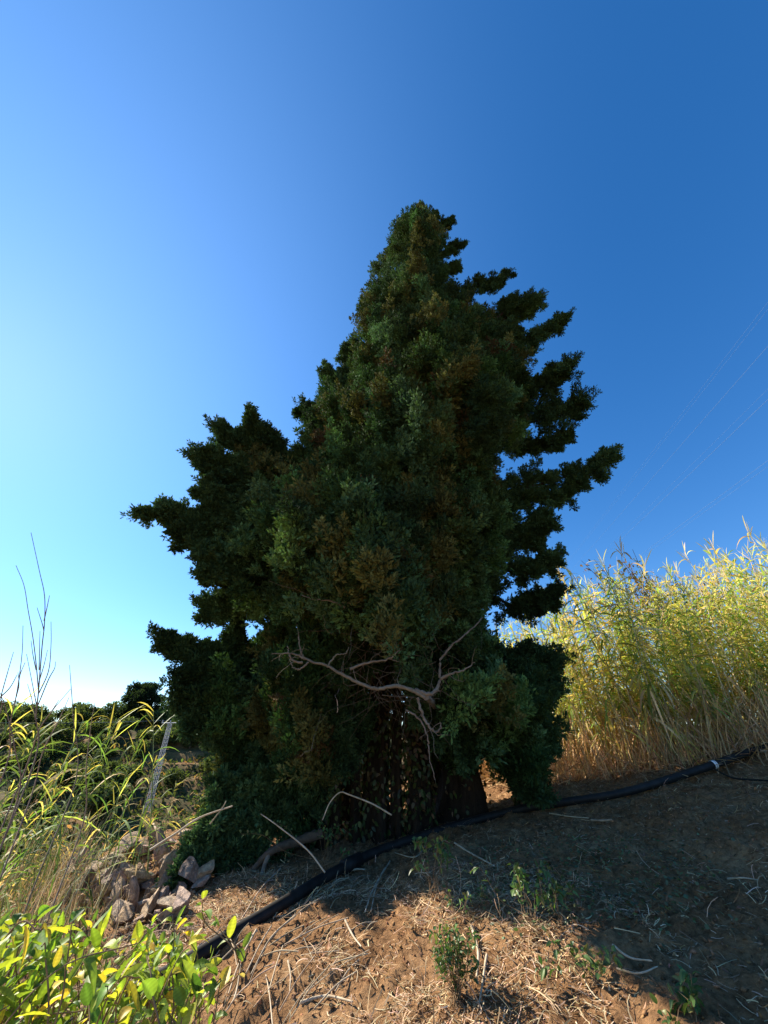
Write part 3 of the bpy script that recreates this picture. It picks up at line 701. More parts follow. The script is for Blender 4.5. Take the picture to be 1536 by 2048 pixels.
def bake(style, x, y, h, az, lean):
    k = rr_.randrange(len(LIB[style])); s, l, H = LIB[style][k]; sc = h / H; kx = max(.75, min(1.3, sc))
    q = np.array((Matrix.Rotation(lean, 3, Vector((-math.sin(az), math.cos(az), 0))) @ Matrix.Rotation(rr_.uniform(0, 6.28), 3, 'Z')))
    for me_ in (s, l):
        if id(me_) not in BC_: 
            v = np.empty(len(me_.vertices) * 3, np.float32); me_.vertices.foreach_get('co', v)
            f = np.empty(len(me_.loops), np.int32); me_.loops.foreach_get('vertex_index', f)
            c = np.empty(len(me_.vertices) * 4, np.float32); me_.color_attributes['col'].data.foreach_get('color', c)
            BC_[id(me_)] = (v.reshape(-1, 3), f.reshape(-1, 4), c.reshape(-1, 4)[:, :3])
        v, f, c = BC_[id(me_)]
        V = (v * [kx, kx, sc]) @ q.T + [x, y, gz(x, y) - .04]
        thick.add(V, f, c)
BC_ = {}
for i, (dd0, x, y) in enumerate(cand):
    hmax = cane_height(x, y); h = hmax * (rng.uniform(.62, 1.0) + .3 * fbm(np.array(x * 1.3), np.array(y * 1.3), 2, 5)) if rng.random() < .7 else hmax * rng.uniform(.4, .8)
    if rng.random() < .05: h = hmax * rng.uniform(1.0, 1.12)
    h = min(h, 5.4)
    st = rng.choice(['green', 'dry', 'plume'], p=[.74, .2, .06]); 
    lean = abs(rng.normal(0, .16)); az = rng.uniform(0, 6.28)
    if x < 4.2 and rng.random() < .7: az = math.pi + rng.normal(0, .4); lean = rng.uniform(.1, .42) * (1 - (x - 2.3) / 3)
    if i < 230:
        if st == 'plume': lab = 'tall cane with a pale feathery plume at its top, rising from the right-hand thicket'
        elif st == 'dry': lab = 'dry straw-coloured cane with withered hanging leaves near the front of the right-hand thicket'
        else: lab = 'leafy yellow-green giant cane near the front edge of the sunlit thicket on the right'
        cx_, cy_, _ = proj((x, y, gz(x, y) + h * .6))
        zones = [(1080, 'beside the cypress boughs'), (1150, 'just clear of the cypress boughs'), (1220, 'between cypress and bushy tree'), (1290, 'left of the bushy tree'), (1350, 'under the bushy tree'),
                 (1400, 'right of the bushy tree'), (1450, 'above the white pipe glint'), (1500, 'right of the white glint'), (1545, 'at the right edge'), (9999, 'past the right edge')]
        zn = next(z_[1] for z_ in zones if cx_ < z_[0]); row = 'front row' if dd0 < .35 else ('second row' if dd0 < .8 else 'inner rows')
        ht = 'tall' if h > .8 * hmax else ('short' if h < .6 * hmax else 'mid-height')
        lab = {'plume': ht + ' pale-plumed cane', 'dry': ht + ' dry straw-coloured cane', 'green': ht + ' leafy yellow-green cane'}[st] + ' in the ' + row + ' ' + zn
        place_cane(st, x, y, h, az, lean, lab, 'giant canes of the thicket on the right')
    else: bake(st, x, y, h, az, lean)
tag(thick.build('cane_thicket', M_cane), 'dense mass of green and straw-coloured giant canes behind the front canes on the right', 'cane thicket', kind='stuff')
# dry broken stems and straw at the foot of the thicket
g = Geo(); N = 10000
x = rng.uniform(.9, 11, N); x[:1500] = rng.uniform(.9, 3.2, 1500); y = np.array([pipe_yx(v) for v in x]) + .3 + np.abs(rng.normal(0, .8, N)) + .25 * rng.random(N) + np.where(x < 3.2, .2, 0) + np.where(x < 2, 1.0, 0)
P = np.stack([x, y, terr(x, y) - .02], 1); D = nrm(np.stack([rng.normal(0, .35, N), rng.normal(0, .35, N), np.ones(N)], 1))
lay = rng.random(N) < .42; D[lay] = nrm(D[lay] * [3, 3, .35])
ribbons(g, P, D, rng.uniform(.25, 1.25, N) * np.where(lay, .8, 1), rng.uniform(.006, .016, N), rng.uniform(0, .5, N), 4, vary((.56, .38, .20), N, .28, .08), shape='straw', curl=.05)
tag(g.build('dry_undergrowth', M_dry), 'tangle of dry brown stems and dead leaves at the foot of the cane thicket', 'undergrowth', kind='stuff')

# leafy little tree poking out of the thicket
bt = empty('bushy_tree', (5.2, 8.9, gz(5.2, 8.9))); lg, sg = Geo(), Geo()
c0 = at(1300, 1135, 8.9); 
for k in range(26):
    tip = c0 + np.array([rng.normal(0, .75), rng.normal(0, .5), rng.uniform(-1.3, .45)]); a0 = np.array([c0[0], 8.9, c0[2] - 2.4 + rng.uniform(-.5, .8)])
    path = smooth_path([a0, (a0 + tip) / 2 + rng.normal(0, .1, 3), tip], 5); tube(sg, path, np.linspace(.02, .004, len(path)), 5, cap=False)
    m = 110; f = rng.uniform(.35, 1, m) * (len(path) - 1.01); ii = f.astype(int); p = path[ii] + rng.normal(0, .09, (m, 3))
    ribbons(lg, p, rdir(m) + [0, 0, .2], rng.uniform(.06, .11, m), rng.uniform(.03, .05, m), .2, 2, vary((.10, .11, .03) if rng.random() < .5 else (.17, .10, .04), m, .25, .1))
tube(sg, [(c0[0], 8.9, gz(5.2, 8.9) - .1), (c0[0], 8.9, c0[2] - 1.2)], [.06, .03], 8)
child(sg.build('trunk', M_bark, smooth=True), bt); child(lg.build('crown', M_ivy), bt)
tag(bt, 'small brown-tinged leafy tree poking up out of the canes against the sky', 'tree')

# ------------------------------------------------------------------ left: young canes, dry weeds, rubble
specs = [(205,1470,2.9,'y'),(270,1460,3.1,'y'),(130,1530,2.5,'y'),(70,1520,2.4,'y'),(310,1500,3.2,'y'),(240,1620,2.6,'y'),(100,1640,2.2,'y'),(250,1385,2.6,'y'),(325,1395,2.9,'y'),(185,1400,2.7,'y'),(150,1500,2.2,'y'),(80,1440,2.6,'y'),(30,1470,2.1,'y'),(110,1560,1.9,'y'),(280,1530,2.6,'y'),(230,1560,2.2,'y'),(340,1600,2.8,'y'),
         (60,1600,1.8,'y'),(190,1620,2.3,'y'),(10,1540,2.4,'y'),(120,1420,3.2,'y'),(300,1620,2.4,'y'),(20,1690,1.6,'y'),(165,1690,1.9,'y'),(255,1690,2.5,'y'),(90,1700,2.1,'y'),(360,1700,2.5,'y'),
         (215,1440,3.1,'y'),(45,1380,3.2,'y'),(140,1620,2.8,'y'),(350,1560,3.3,'y'),(390,1660,3.0,'y'),(-30,1500,2.2,'y'),(-40,1620,2.0,'y')]
for j, (px, py, t, _) in enumerate(specs):
    t = t * 1.75
    top = atd(px, py, t); lean = rng.uniform(.02, .28); az = rng.uniform(0, 6.28); x, y = top[0], top[1]
    h = max(.5, (top[2] - gz(x, y)) * .95); x -= math.cos(az) * math.tan(lean) * h; y -= math.sin(az) * math.tan(lean) * h
    lab = ('tall ' if h > 1.35 else 'low ') + 'young green cane with arching leaves ' + ('at the left edge' if px < 40 else 'below the bare dry weeds' if px < 125 else 'left of the lattice mast' if px < 290 else 'right of the lattice mast') + (', against the orchard' if py < 1560 else ', against the rubble')
    nm = 'young_cane'
    o = place_cane('young', x, y, h, az, lean, lab, 'young canes on the left bank', nm)
    if j == 0: o['label'] = 'tallest of the young canes on the left, its bright leaf tip crossing the hillside orchard'
    if j == 1: o['label'] = 'bright green young cane just left of the lattice mast, with a yellowed lower leaf'
# bare dry weeds
def weed(px, py, t, spread, n, h_over=None, label=''):
    base_y = atd(px, 1750, t); x0, y0 = base_y[0], base_y[1]; z0 = gz(x0, y0); g = Geo(); top = atd(px, py, t * 1.05)
    H = top[2] - z0
    def br(p, d, l, r, lev):
        m = 8; pts = [p]; 
        for i in range(m): d = nrm(d + rng.normal(0, .035, 3) + [0, 0, .02]); pts.append(pts[-1] + d * l / m)
        pts = np.array(pts); tube(g, pts, np.linspace(r, r * .35, m + 1), 4, C=vary((1, .95, .9), 1, .12, .04)[0], cap=False)
        if lev < 2:
            for q in range(rng.integers(3, 6) if lev == 0 else rng.integers(1, 4)):
                i = rng.integers(3 if lev == 0 else 2, m); dd_ = nrm(d + np.array([rng.normal(0, .36), rng.normal(0, .3), rng.uniform(.0, .5)])); br(pts[i], dd_, l * rng.uniform(.28, .5), r * .6, lev + 1)
    for k in range(n):
        d = nrm(np.array([rng.normal(0, spread), rng.normal(0, spread), 1])); br(np.array([x0 + rng.normal(0, .04), y0 + rng.normal(0, .04), z0]), d, H * (1 if k == 0 else rng.uniform(.5, .95)), .0055, 0)
    o = g.build('dry_weed', M_weed); tag(o, label, 'weed', 'bare dry weeds on the left bank'); return o
M_weed = barkmat('weed_stalk', (.16, .12, .11), (.30, .24, .20), 20, (1, 1, 1), bump=.2, dist=.002)
def weed_px(t, lines, label, r=.006):
    g = Geo()
    for j, ln in enumerate(lines):
        P = [atd(a_, b_, t + .02 * j) for a_, b_ in ln]
        if j == 0:
            e = P[-1].copy(); e[2] = gz(e[0], e[1]) - .03; P = P + [(P[-1] + e) / 2 + rng.normal(0, .02, 3), e]
        path = smooth_path(P, 5); tube(g, path, np.linspace(r * .3, r if j == 0 else r * .65, len(path)), 4, C=vary((1, .95, .9), 1, .12, .04)[0], cap=False)
    tag(g.build('dry_weed', M_weed), label, 'weed', 'bare dry weeds on the left bank')
weed_px(2.4, [[(62,1065),(79,1143),(89,1191),(89,1246),(84,1294),(77,1383),(72,1434),(70,1520)], [(32,1131),(48,1171),(56,1219),(65,1270),(72,1325),(77,1383)], [(99,1191),(94,1215),(88,1242)], [(102,1243),(102,1290),(97,1342),(78,1386)],
  [(111,1323),(109,1337),(97,1359),(76,1410)], [(74,1215),(84,1246),(88,1262)], [(53,1308),(65,1369),(73,1410)], [(62,1281),(66,1310),(72,1340)], [(80,1262),(79,1300),(78,1340)], [(55,1368),(64,1400),(71,1440)], [(95,1300),(88,1330),(79,1360)]], 'tallest bare dry weed, its thin forked stalks rising high into the sky at left')
weed_px(2.3, [[(46,1251),(44,1308),(34,1383),(20,1451),(10,1540)], [(36,1345),(38,1370),(32,1395)], [(50,1325),(40,1350),(36,1375)]], 'bare dry weed leaning left beside the tallest one')
weed_px(2.2, [[(27,1304),(14,1349),(2,1393),(-10,1450)], [(34,1350),(20,1375),(0,1395)]], 'bare dry weed leaning at the left edge of the picture')
weed_px(2.7, [[(139,1330),(142,1369),(146,1430),(152,1560)]], 'single straight bare stalk standing above the hillside right of the bare weeds')
weed_px(2.3, [[(138,1395),(116,1444),(85,1506),(60,1600)]], 'thick grey slanting stalk whose tip just reaches the skyline at left', .006)
weed_px(2.5, [[(141,1378),(106,1420),(78,1461),(50,1540)], [(118,1400),(110,1412),(100,1428)]], 'thin slanting stalk crossing the foot of the tallest weed')
weed_px(2.1, [[(0,1385),(12,1420),(30,1500),(35,1600)]], 'short bare stalk bending right at the very left edge')
weed_px(2.6, [[(190,1405),(182,1450),(172,1540),(168,1640)]], 'thin dark stalk in front of the orchard between two young canes')

# tall dry grass mass
g = Geo(); N = 6000
x = rng.uniform(-5.2, -1.0, N); y = rng.uniform(.9, 6.5, N)
lim = np.abs(x) > .42 * y + .3 ; keep = lim & (rng.random(N) < np.clip((-x - 1.0) / 1.5, .15, 1)) & (np.hypot(x, y) > 1.6); x, y = x[keep], y[keep]; N = len(x)
P = np.stack([x, y, terr(x, y) - .02], 1); D = nrm(np.stack([rng.normal(-.02, .28, N), rng.normal(0, .28, N), np.ones(N)], 1))
pxn, pyn, dn = proj(P)
hh = np.clip(rng.gamma(4, .17, N), .25, 1.45) * np.interp(pxn, [0, 120, 200, 420], [1.0, .8, .42, .3])
c = np.where((rng.random(N) < .3)[:, None], vary((.20, .25, .06), N, .25, .1), np.where((rng.random(N) < .5)[:, None], vary((.55, .44, .24), N, .2, .05), vary((.40, .28, .17), N, .25, .05)))
ribbons(g, P, D, hh, rng.uniform(.004, .011, N), rng.uniform(.05, .6, N), 6, c, shape='taper', curl=.03)
tag(g.build('dry_grass', M_dry), 'tall dry and green grass filling the left bank', 'grass', kind='stuff')

# rubble heap: rocks one by one
def rock_mesh(seed):
    r_ = np.random.default_rng(seed); bm_ = []
    import bmesh
    bm = bmesh.new(); bmesh.ops.create_icosphere(bm, subdivisions=3, radius=.5)
    sc = np.array([r_.uniform(.9, 1.7), r_.uniform(.6, 1.1), r_.uniform(.35, .8)])
    planes = [(nrm(r_.normal(size=3)), r_.uniform(.16, .33)) for _ in range(11)]
    for v in bm.verts:
        p = np.array(v.co)
        for n_, d_ in planes:
            k_ = p @ n_ - d_
            if k_ > 0: p = p - n_ * k_
        p = p * sc + r_.normal(0, .006, 3); v.co = p
    me = bpy.data.meshes.new('rock'); bm.to_mesh(me); bm.free()
    at_ = me.color_attributes.new('col', 'FLOAT_COLOR', 'POINT'); cc = np.ones((len(me.vertices), 4), np.float32); cc[:, :3] = r_.uniform(.6, 1.5) * np.array([1, r_.uniform(.92, 1.05), r_.uniform(.8, 1.05)])
    at_.data.foreach_set('color', cc.ravel()); me.materials.append(M_rock); return me
RK = [rock_mesh(i) for i in range(16)]
poly_r = np.array([(190,1700),(260,1680),(330,1672),(400,1665),(430,1700),(420,1730),(400,1770),(380,1800),(330,1830),(260,1830),(170,1800),(100,1740),(120,1700)], float)
nr = 0
for k in range(1300):
    if nr >= 260: break
    px = rng.uniform(90, 500); py = rng.uniform(1655, 1830)
    if not inside(np.array([px]), np.array([py]), poly_r)[0]: continue
    p = G(px, py + 22); s = .06 + .24 * rng.random() ** 2 * np.interp(p[1], [3, 8], [.8, 1.3])
    o = bpy.data.objects.new('rock', RK[rng.integers(16)]); COL.objects.link(o)
    o.location = (p[0], p[1], p[2] + s * rng.uniform(.05, .5)); o.rotation_euler = (rng.normal(0, .6), rng.normal(0, .6), rng.uniform(0, 6.28)); o.scale = (s, s, s)
    tag(o, ('very small' if s < .08 else 'small' if s < .13 else 'very large' if s > .25 else 'large' if s > .18 else 'middling') + ' angular stone in the rubble, ' + ('far left part' if px < 170 else 'left part' if px < 230 else 'left of middle' if px < 285 else 'middle' if px < 350 else 'right part by the foliage') + (', upper row' if py < 1710 else ', lower row' if py > 1770 else ''), 'rock', 'stones of the rubble heap'); nr += 1
for (px, py, s, lab, rot) in [(425,1400*0+1722,.0,'',0)]: pass
for (px, py, s, lab, rot) in [(212,1735,.36,'tall pale slab standing on end in the rubble heap',(1.1,.2,.3)),(268,1705,.42,'largest brown boulder lying on top of the rubble heap',(.2,.3,.2)),(320,1815,.2,'small rounded pale stone beside the broad-leaved shrub',(0,.2,.6)),(350,1722,.3,'reddish block below the top boulder of the heap',(.3,-.2,1.0))]:
    p = G(px, py + 12); o = bpy.data.objects.new('rock', RK[int(px) % 10]); COL.objects.link(o); o.location = (p[0], p[1], p[2] + s * .25); o.rotation_euler = rot; o.scale = (s,) * 3
    tag(o, lab, 'rock', 'stones of the rubble heap')

# grey log / exposed root left of the trunks
g = Geo(); path = smooth_path([G(505, 1745) + [0, 0, .02], G(540, 1735) + [0, 0, .12], G(590, 1725) + [0, 0, .17], G(640, 1715) + [0, 0, .2]], 8)
tube(g, path, np.linspace(.025, .05, len(path)), 14, rough=.15, C=(.55, .5, .45))
tube(g, smooth_path([path[7], path[7] + [-.03, -.05, -.12], path[7] + [-.05, -.1, -.3]], 5), np.linspace(.025, .015, 11), 8, rough=.08)
tag(g.build('fallen_log', M_dead, smooth=True), 'weathered grey log lying on the bank left of the trunks', 'log')

# ------------------------------------------------------------------ broad-leaved shrub, bottom left
def big_leaf(g, p, d, up, L, Wd, C, fold=.25, bend=.3):
    d = nrm(np.asarray(d, float)); s = nrm(np.cross(d, up)); n_ = np.cross(s, d); ns, nc = 12, 4
    V = []
    for i in range(ns + 1):
        t = i / ns; w = Wd * .5 * (math.sin(math.pi * min(1, t ** .8 * .97 + .03))) ** .75; c = p + d * L * t - n_ * 0 + np.array([0, 0, -1]) * bend * L * t * t
        for j in range(-nc // 2, nc // 2 + 1):
            v = j / (nc / 2); wav = .035 * Wd * math.sin(i * 3.14) ; V.append(c + s * w * v + n_ * (fold * w * abs(v) + .02 * Wd * (i % 2) * (1 if abs(v) > .4 else 0)))
    m = nc + 1; F = [[i * m + j, i * m + j + 1, (i + 1) * m + j + 1, (i + 1) * m + j] for i in range(ns) for j in range(nc)]
    col = np.tile(C, (len(V), 1)); 
    for i in range(ns + 1): col[i * m + nc // 2] *= 1.3; col[i * m:(i + 1) * m] *= (1.1 if i % 2 else .9)     # paler midrib
    g.add(V, F, col)
def shrub(name, twigs, base, label, cat='shrub', LL=(.032, .068), WW=.45, cols=None, mat=M_broad, smooth=True, nleaf=(6, 9), sr=.003):
    root = empty(name, tuple(base)); lg, sg = Geo(), Geo()
    for (tip, back) in twigs:
        tip = np.array(tip); st = np.array(back); mid = (tip + st) / 2 + rng.normal(0, .03, 3) + [0, 0, .04]
        path = smooth_path([np.array(base) + rng.normal(0, .03, 3), (np.array(base) + st) / 2 + [0, 0, .02], st, mid, tip], 6)
        tube(sg, path, np.linspace(sr, sr * .4, len(path)), 6, cap=False)
        T = nrm(np.gradient(path, axis=0)); n = rng.integers(*nleaf)
        for k in range(n):
            u = 1 - (k / n) * .42; i = int(u * (len(path) - 1)); az = k * 2.4 + rng.normal(0, .4); pr = nrm(np.cross(T[i], [math.cos(az), math.sin(az), .3]))
            d = nrm(pr * (.9 if k else .2) + T[i] * .55 + [0, 0, .28] + .2 * rng.normal(size=3)); up = nrm(np.array([0, 0, 1]) + .45 * rng.normal(size=3))
            c = (cols or [((.18, .28, .045), .45), ((.36, .42, .06), .36), ((.58, .46, .07), .11), ((.07, .14, .03), .08)]); r = rng.random(); acc = 0
            for cc, w_ in c:
                acc += w_
                if r <= acc: break
            L = rng.uniform(*LL) * (1 if k > 1 else .75); big_leaf(lg, path[i] + d * .01, d, up, L, L * WW * rng.uniform(.85, 1.15), vary(cc, 1, .12, .05)[0], rng.uniform(.1, .7), rng.uniform(-.15, .9))
    child(sg.build('branch', M_stem2, smooth=True), root); child(lg.build('foliage', mat, smooth=smooth), root); tag(root, label, cat); return root
M_stem2 = barkmat('shrub_stem', (.16, .10, .05), (.30, .20, .11), 20, (1, 1, 1), bump=.2, dist=.002)
tips = [(405,1805,1.15),(345,1830,1.15),(300,1850,1.2),(440,1860,1.2),(380,1880,1.15),(320,1895,1.05),(260,1905,1.1),(205,1890,1.1),(180,1850,1.15),(100,1835,1.05),(60,1850,1.0),(10,1880,.95),
        (150,1910,1.0),(70,1920,.95),(30,1950,.9),(110,1960,.95),(190,1960,1.0),(260,1970,1.05),(330,1950,1.05),(20,2010,.85),(90,2010,.88),(170,2020,.92),(240,2030,.98),(380,1940,1.15),(300,2000,1.0),(0,1930,.9),(140,1870,1.1),(-20,1990,.85),(60,2060,.85),(200,2070,.9)]
tw_ = []
for (px, py, t) in tips:
    tip = atd(px, py, t); back = tip + np.array([rng.normal(-.03, .07), rng.normal(0, .07), -.2]); tw_.append((tip, back))
for _ in range(95):
    px = rng.uniform(-20, 430); py = rng.uniform(np.interp(px, [0, 100, 250, 430], [1850, 1830, 1860, 1830]), 2060); tip = atd(px, py, rng.uniform(.85, 1.3)); tw_.append((tip, tip + np.array([rng.normal(-.03, .07), rng.normal(0, .07), -.18])))
bb = np.array([-.95, 1.35, gz(-.95, 1.35)])
shrub('broadleaf_shrub', tw_, bb, 'sunlit yellow-green broad-leaved shrub filling the bottom left corner')

# small green plants on the soil
def sprout(px, py, hpx, n, label, leaf=(.025, .045), cols=None, cat='plant', spread=.45):
    b = G(px, py); dep = proj(b)[2]; H = hpx / FPX * dep
    tws = []
    for k in range(n):
        tip = b + np.array([rng.normal(0, H * spread), rng.normal(0, H * spread * .7), H * rng.uniform(.5, 1)]); tws.append((tip, b + (tip - b) * .5 + rng.normal(0, .01, 3)))
    return shrub('small_plant', tws, b, label, cat, leaf, .62, cols, M_ivy, True, (7, 12), .0018)
GC = [((.06, .12, .035), .6), ((.10, .17, .05), .3), ((.18, .18, .06), .1)]
sprout(912, 2015, 100, 44, 'bushy green plant growing alone on the sunlit brown soil', (.018, .032), GC, spread=.24)
sprout(868, 1800, 80, 13, 'pale green leafy weed at the upper edge of the sunlit soil', (.03, .05), GC, spread=.6)
sprout(648, 1740, 70, 9, 'green creeper below the trunks where the pipe passes', (.03, .05), GC, spread=.9)
sprout(1065, 1860, 90, 12, 'green plant in the middle of the shadow edge', (.03, .05), GC, spread=.6)
sprout(1185, 1975, 45, 9, 'low green plant in the shadow right of the bushy one', (.025, .04), GC, spread=1.0)
sprout(970, 1820, 30, 3, 'tiny three-stemmed green seedling just above the sunlit soil', (.025, .035), GC)
sprout(915, 1870, 45, 4, 'thin green seedling at the top of the sunlit soil', (.02, .035), GC)
sprout(1400, 2040, 40, 6, 'low curled green weed at the bottom right in the sun', (.03, .05), GC, spread=1.0)
sprout(1120, 1850, 60, 6, 'dim green weed in the shadow beside the taller plant', (.03, .045), GC)
# low creeping ground cover in the shade
g = Geo(); N = 2600
P = []
for _ in range(70):
    c_ = G(rng.uniform(960, 1400), rng.uniform(1690, 1860)); m = 18; q = c_ + np.stack([rng.normal(0, .13, m), rng.normal(0, .13, m), np.zeros(m)], 1); q[:, 2] = terr(q[:, 0], q[:, 1]) + rng.uniform(.01, .09, m); P.append(q)
P = np.concatenate(P); N = len(P)
ribbons(g, P, rdir(N) * [1, 1, .3] + [0, 0, .25], rng.uniform(.018, .035, N), rng.uniform(.014, .026, N), .2, 2, vary((.10, .13, .06), N, .3, .08))
tag(g.build('creeping_weeds', M_ivy), 'small-leaved weeds creeping over the shaded soil on the right', 'ground cover', kind='stuff')

# ------------------------------------------------------------------ litter on the soil (stuff)
g = Geo(); N = 150000
u = rng.random(N); x = rng.uniform(-2.2, 6.5, N); y = 1.9 + 5.2 * rng.random(N) ** 1.3
cl = fbm(x * 1.6, y * 1.6, 3, 61); keep = cl > -.32 + .35 * rng.random(N) - .1; keep &= (rng.random(len(x)) < .1) | ((x < 1.5) & (y + .6 * x < 4.6))
x, y = x[keep], y[keep]; N = len(x)
P = np.stack([x, y, terr(x, y) + rng.uniform(.002, .02, N)], 1); D = nrm(np.stack([rng.normal(0, 1, N) + .3, rng.normal(0, 1, N), rng.normal(.08, .22, N)], 1))
L = np.clip(rng.gamma(2.0, .028, N), .012, .24)
ribbons(g, P, D, L, rng.uniform(.0025, .006, N), rng.uniform(-.1, .3, N), 3, vary((.52, .38, .23), N, .35, .07), shape='straw', curl=.12)
N = 9000; x = rng.uniform(-2.2, 6.5, N); y = 1.9 + 5.2 * rng.random(N) ** 1.3     # curled dead leaves
P = np.stack([x, y, terr(x, y) + .006], 1)
ribbons(g, P, rdir(N) * [1, 1, .4], rng.uniform(.015, .035, N), rng.uniform(.004, .012, N), rng.uniform(-.9, .9, N), 3, vary((.24, .13, .07), N, .4, .08))
tag(g.build('straw_litter', M_dry), 'dry straw and dead leaves scattered over the soil', 'litter', kind='stuff')
# clods
g = Geo(); N = 14000; x = rng.uniform(-2, 5.5, N); y = 1.9 + 4.8 * rng.random(N) ** 1.3
th = [(1, 0, 0), (0, 1, 0), (-1, 0, 0), (0, -1, 0), (0, 0, 1), (0, 0, -1)]
octv = np.array(th, float); octf = np.array([[0, 1, 4], [1, 2, 4], [2, 3, 4], [3, 0, 4], [1, 0, 5], [2, 1, 5], [3, 2, 5], [0, 3, 5]])
s = np.clip(rng.gamma(2.0, .0032, N), .002, .014)
V = octv[None] * s[:, None, None] * rng.uniform(.7, 1.2, (N, 6, 1)) * [1, 1, .7] + rng.normal(0, .28, (N, 6, 3)) * s[:, None, None]
V += np.stack([x, y, terr(x, y) + s * .3], 1)[:, None]
F_ = (octf[None] + (np.arange(N) * 6)[:, None, None]).reshape(-1, 3)
g.add(V.reshape(-1, 3), F_, np.repeat(vary((.27, .15, .075), N, .25, .06), 6, axis=0))
tag(g.build('clods', M_pebble), 'crumbs and clods of brown earth', 'soil clods', kind='stuff')

# dry sticks, one by one
def stick(pts, r, label, lift=.02, col=(1, 1, 1), name='dry_stick', air=None):
    g = Geo()
    if air: q = [at(p[0], p[1], yy) for p, yy in zip(pts, air)]
    else: q = [G(*p) + [0, 0, lift] for p in pts]
    path = smooth_path(q, 6); tube(g, path, np.linspace(r, r * .55, len(path)), 6, C=vary(col, 1, .1, .03)[0], rough=.05)
    o = g.build(name, M_straw, smooth=True); tag(o, label, 'stick', 'dry sticks on the bank'); return o
M_straw = barkmat('dry_cane', (.34, .26, .16), (.62, .52, .38), 12, (1, 1, 1), bump=.2, dist=.003)
S = stick
S([(945,1870),(958,1920),(955,1975)], .009, 'bent pale stick standing out on the sunlit soil right of the bushy plant')
S([(975,1925),(968,1970),(958,2030)], .007, 'thin pale stick ending at the bottom edge right of the bushy plant')
S([(650,1745),(615,1700),(560,1655),(522,1628)], .0075, 'pale dead cane arching down across the dark foliage to the log', air=[4.3,4.35,4.4,4.5])
S([(783,1630),(745,1608),(700,1590),(680,1585),(660,1605),(645,1640)], .0075, 'pale arched dead cane in front of the left trunks', air=[4.6,4.55,4.5,4.5,4.5,4.5])
S([(300,1700),(350,1668),(400,1635),(465,1612)], .010, 'long pale cane rising from the rubble heap to the dark foliage', air=[4.0,4.0,4.0,4.0])
S([(420,1648),(445,1615),(452,1602)], .006, 'short side twig above the long pale cane', air=[4.0,4.0,4.0])
S([(690,1850),(705,1880),(722,1910)], .007, 'short pale stick lying steeply in the sunlit straw below the pipe')
S([(770,1745),(745,1790),(730,1840)], .008, 'pale stick sloping up to the shadow under the trunks')
S([(780,1730),(755,1775),(742,1830)], .006, 'second thinner stick alongside the one sloping up to the trunks')
S([(560,1745),(520,1790),(480,1850),(430,1920)], .007, 'long dry stalk running down the bank above the pipe')
S([(590,1840),(540,1890),(500,1960)], .007, 'dry stalk below the middle of the pipe')
S([(510,1880),(480,1930),(455,2000)], .007, 'dry stalk lower left under the pipe')
S([(478,1950),(470,2000),(452,2046)], .006, 'dry stick ending at the bottom edge beside the shrub')
S([(690,1752),(712,1748),(730,1745)], .011, 'short cut piece of pale wood lying beside the pipe')
S([(575,1935),(580,1965),(578,2000)], .006, 'small upright pale stalk in the lower left of the sunlit soil')
S([(600,2020),(650,2012),(705,2018)], .008, 'pale stick lying flat near the bottom edge')
S([(910,1692),(940,1712),(990,1740)], .009, 'dim grey stick on the shaded soil below the big trunk')
S([(1230,1910),(1262,1928),(1310,1945)], .006, 'long grey stick in the shade at lower right')
S([(1240,1965),(1280,1960),(1320,1952)], .005, 'grey stick crossing below the long one in the shade')
S([(1185,1648),(1210,1650),(1225,1646)], .012, 'short pale piece of cane just below the pipe in the shade')
S([(1100,1632),(1140,1638),(1180,1645)], .007, 'thin twig lying along the near side of the pipe')
S([(1305,1440),(1320,1465),(1338,1480)], .010, 'pale broken cane leaning at the foot of the thicket', air=[6.6,6.5,6.4])
S([(1460,1770),(1490,1772),(1520,1770)], .006, 'short pale twig on the shaded soil at the right')
S([(850,1700),(830,1720),(790,1715)], .006, 'dark twig in front of the trunks')
for k in range(46):   # finer stalks strewn down the left bank, told apart by nothing
    a_ = G(rng.uniform(430, 760), rng.uniform(1760, 1990)); az = rng.normal(-2.2, .5); l = rng.uniform(.15, .45); b_ = a_ + [math.cos(az) * l, math.sin(az) * l, 0]; b_[2] = gz(b_[0], b_[1]); m_ = (a_ + b_) / 2 + [0, 0, .03]
    g = Geo(); tube(g, smooth_path([a_ + [0, 0, .015], m_, b_ + [0, 0, .015]], 5), rng.uniform(.0022, .0045), 5, C=vary((.95, .9, .82), 1, .15, .04)[0])
    tag(g.build('dry_stalk', M_straw), 'thin dry stalk lying ' + ('below' if a_[0] > -.2 else 'beside') + ' the pipe on ' + ('the upper bank near the trunks' if a_[1] > 4 else 'the middle of the bank' if a_[1] > 3.2 else 'the lower bank near the bottom edge'), 'stalk', 'thin dry stalks beside the pipe')

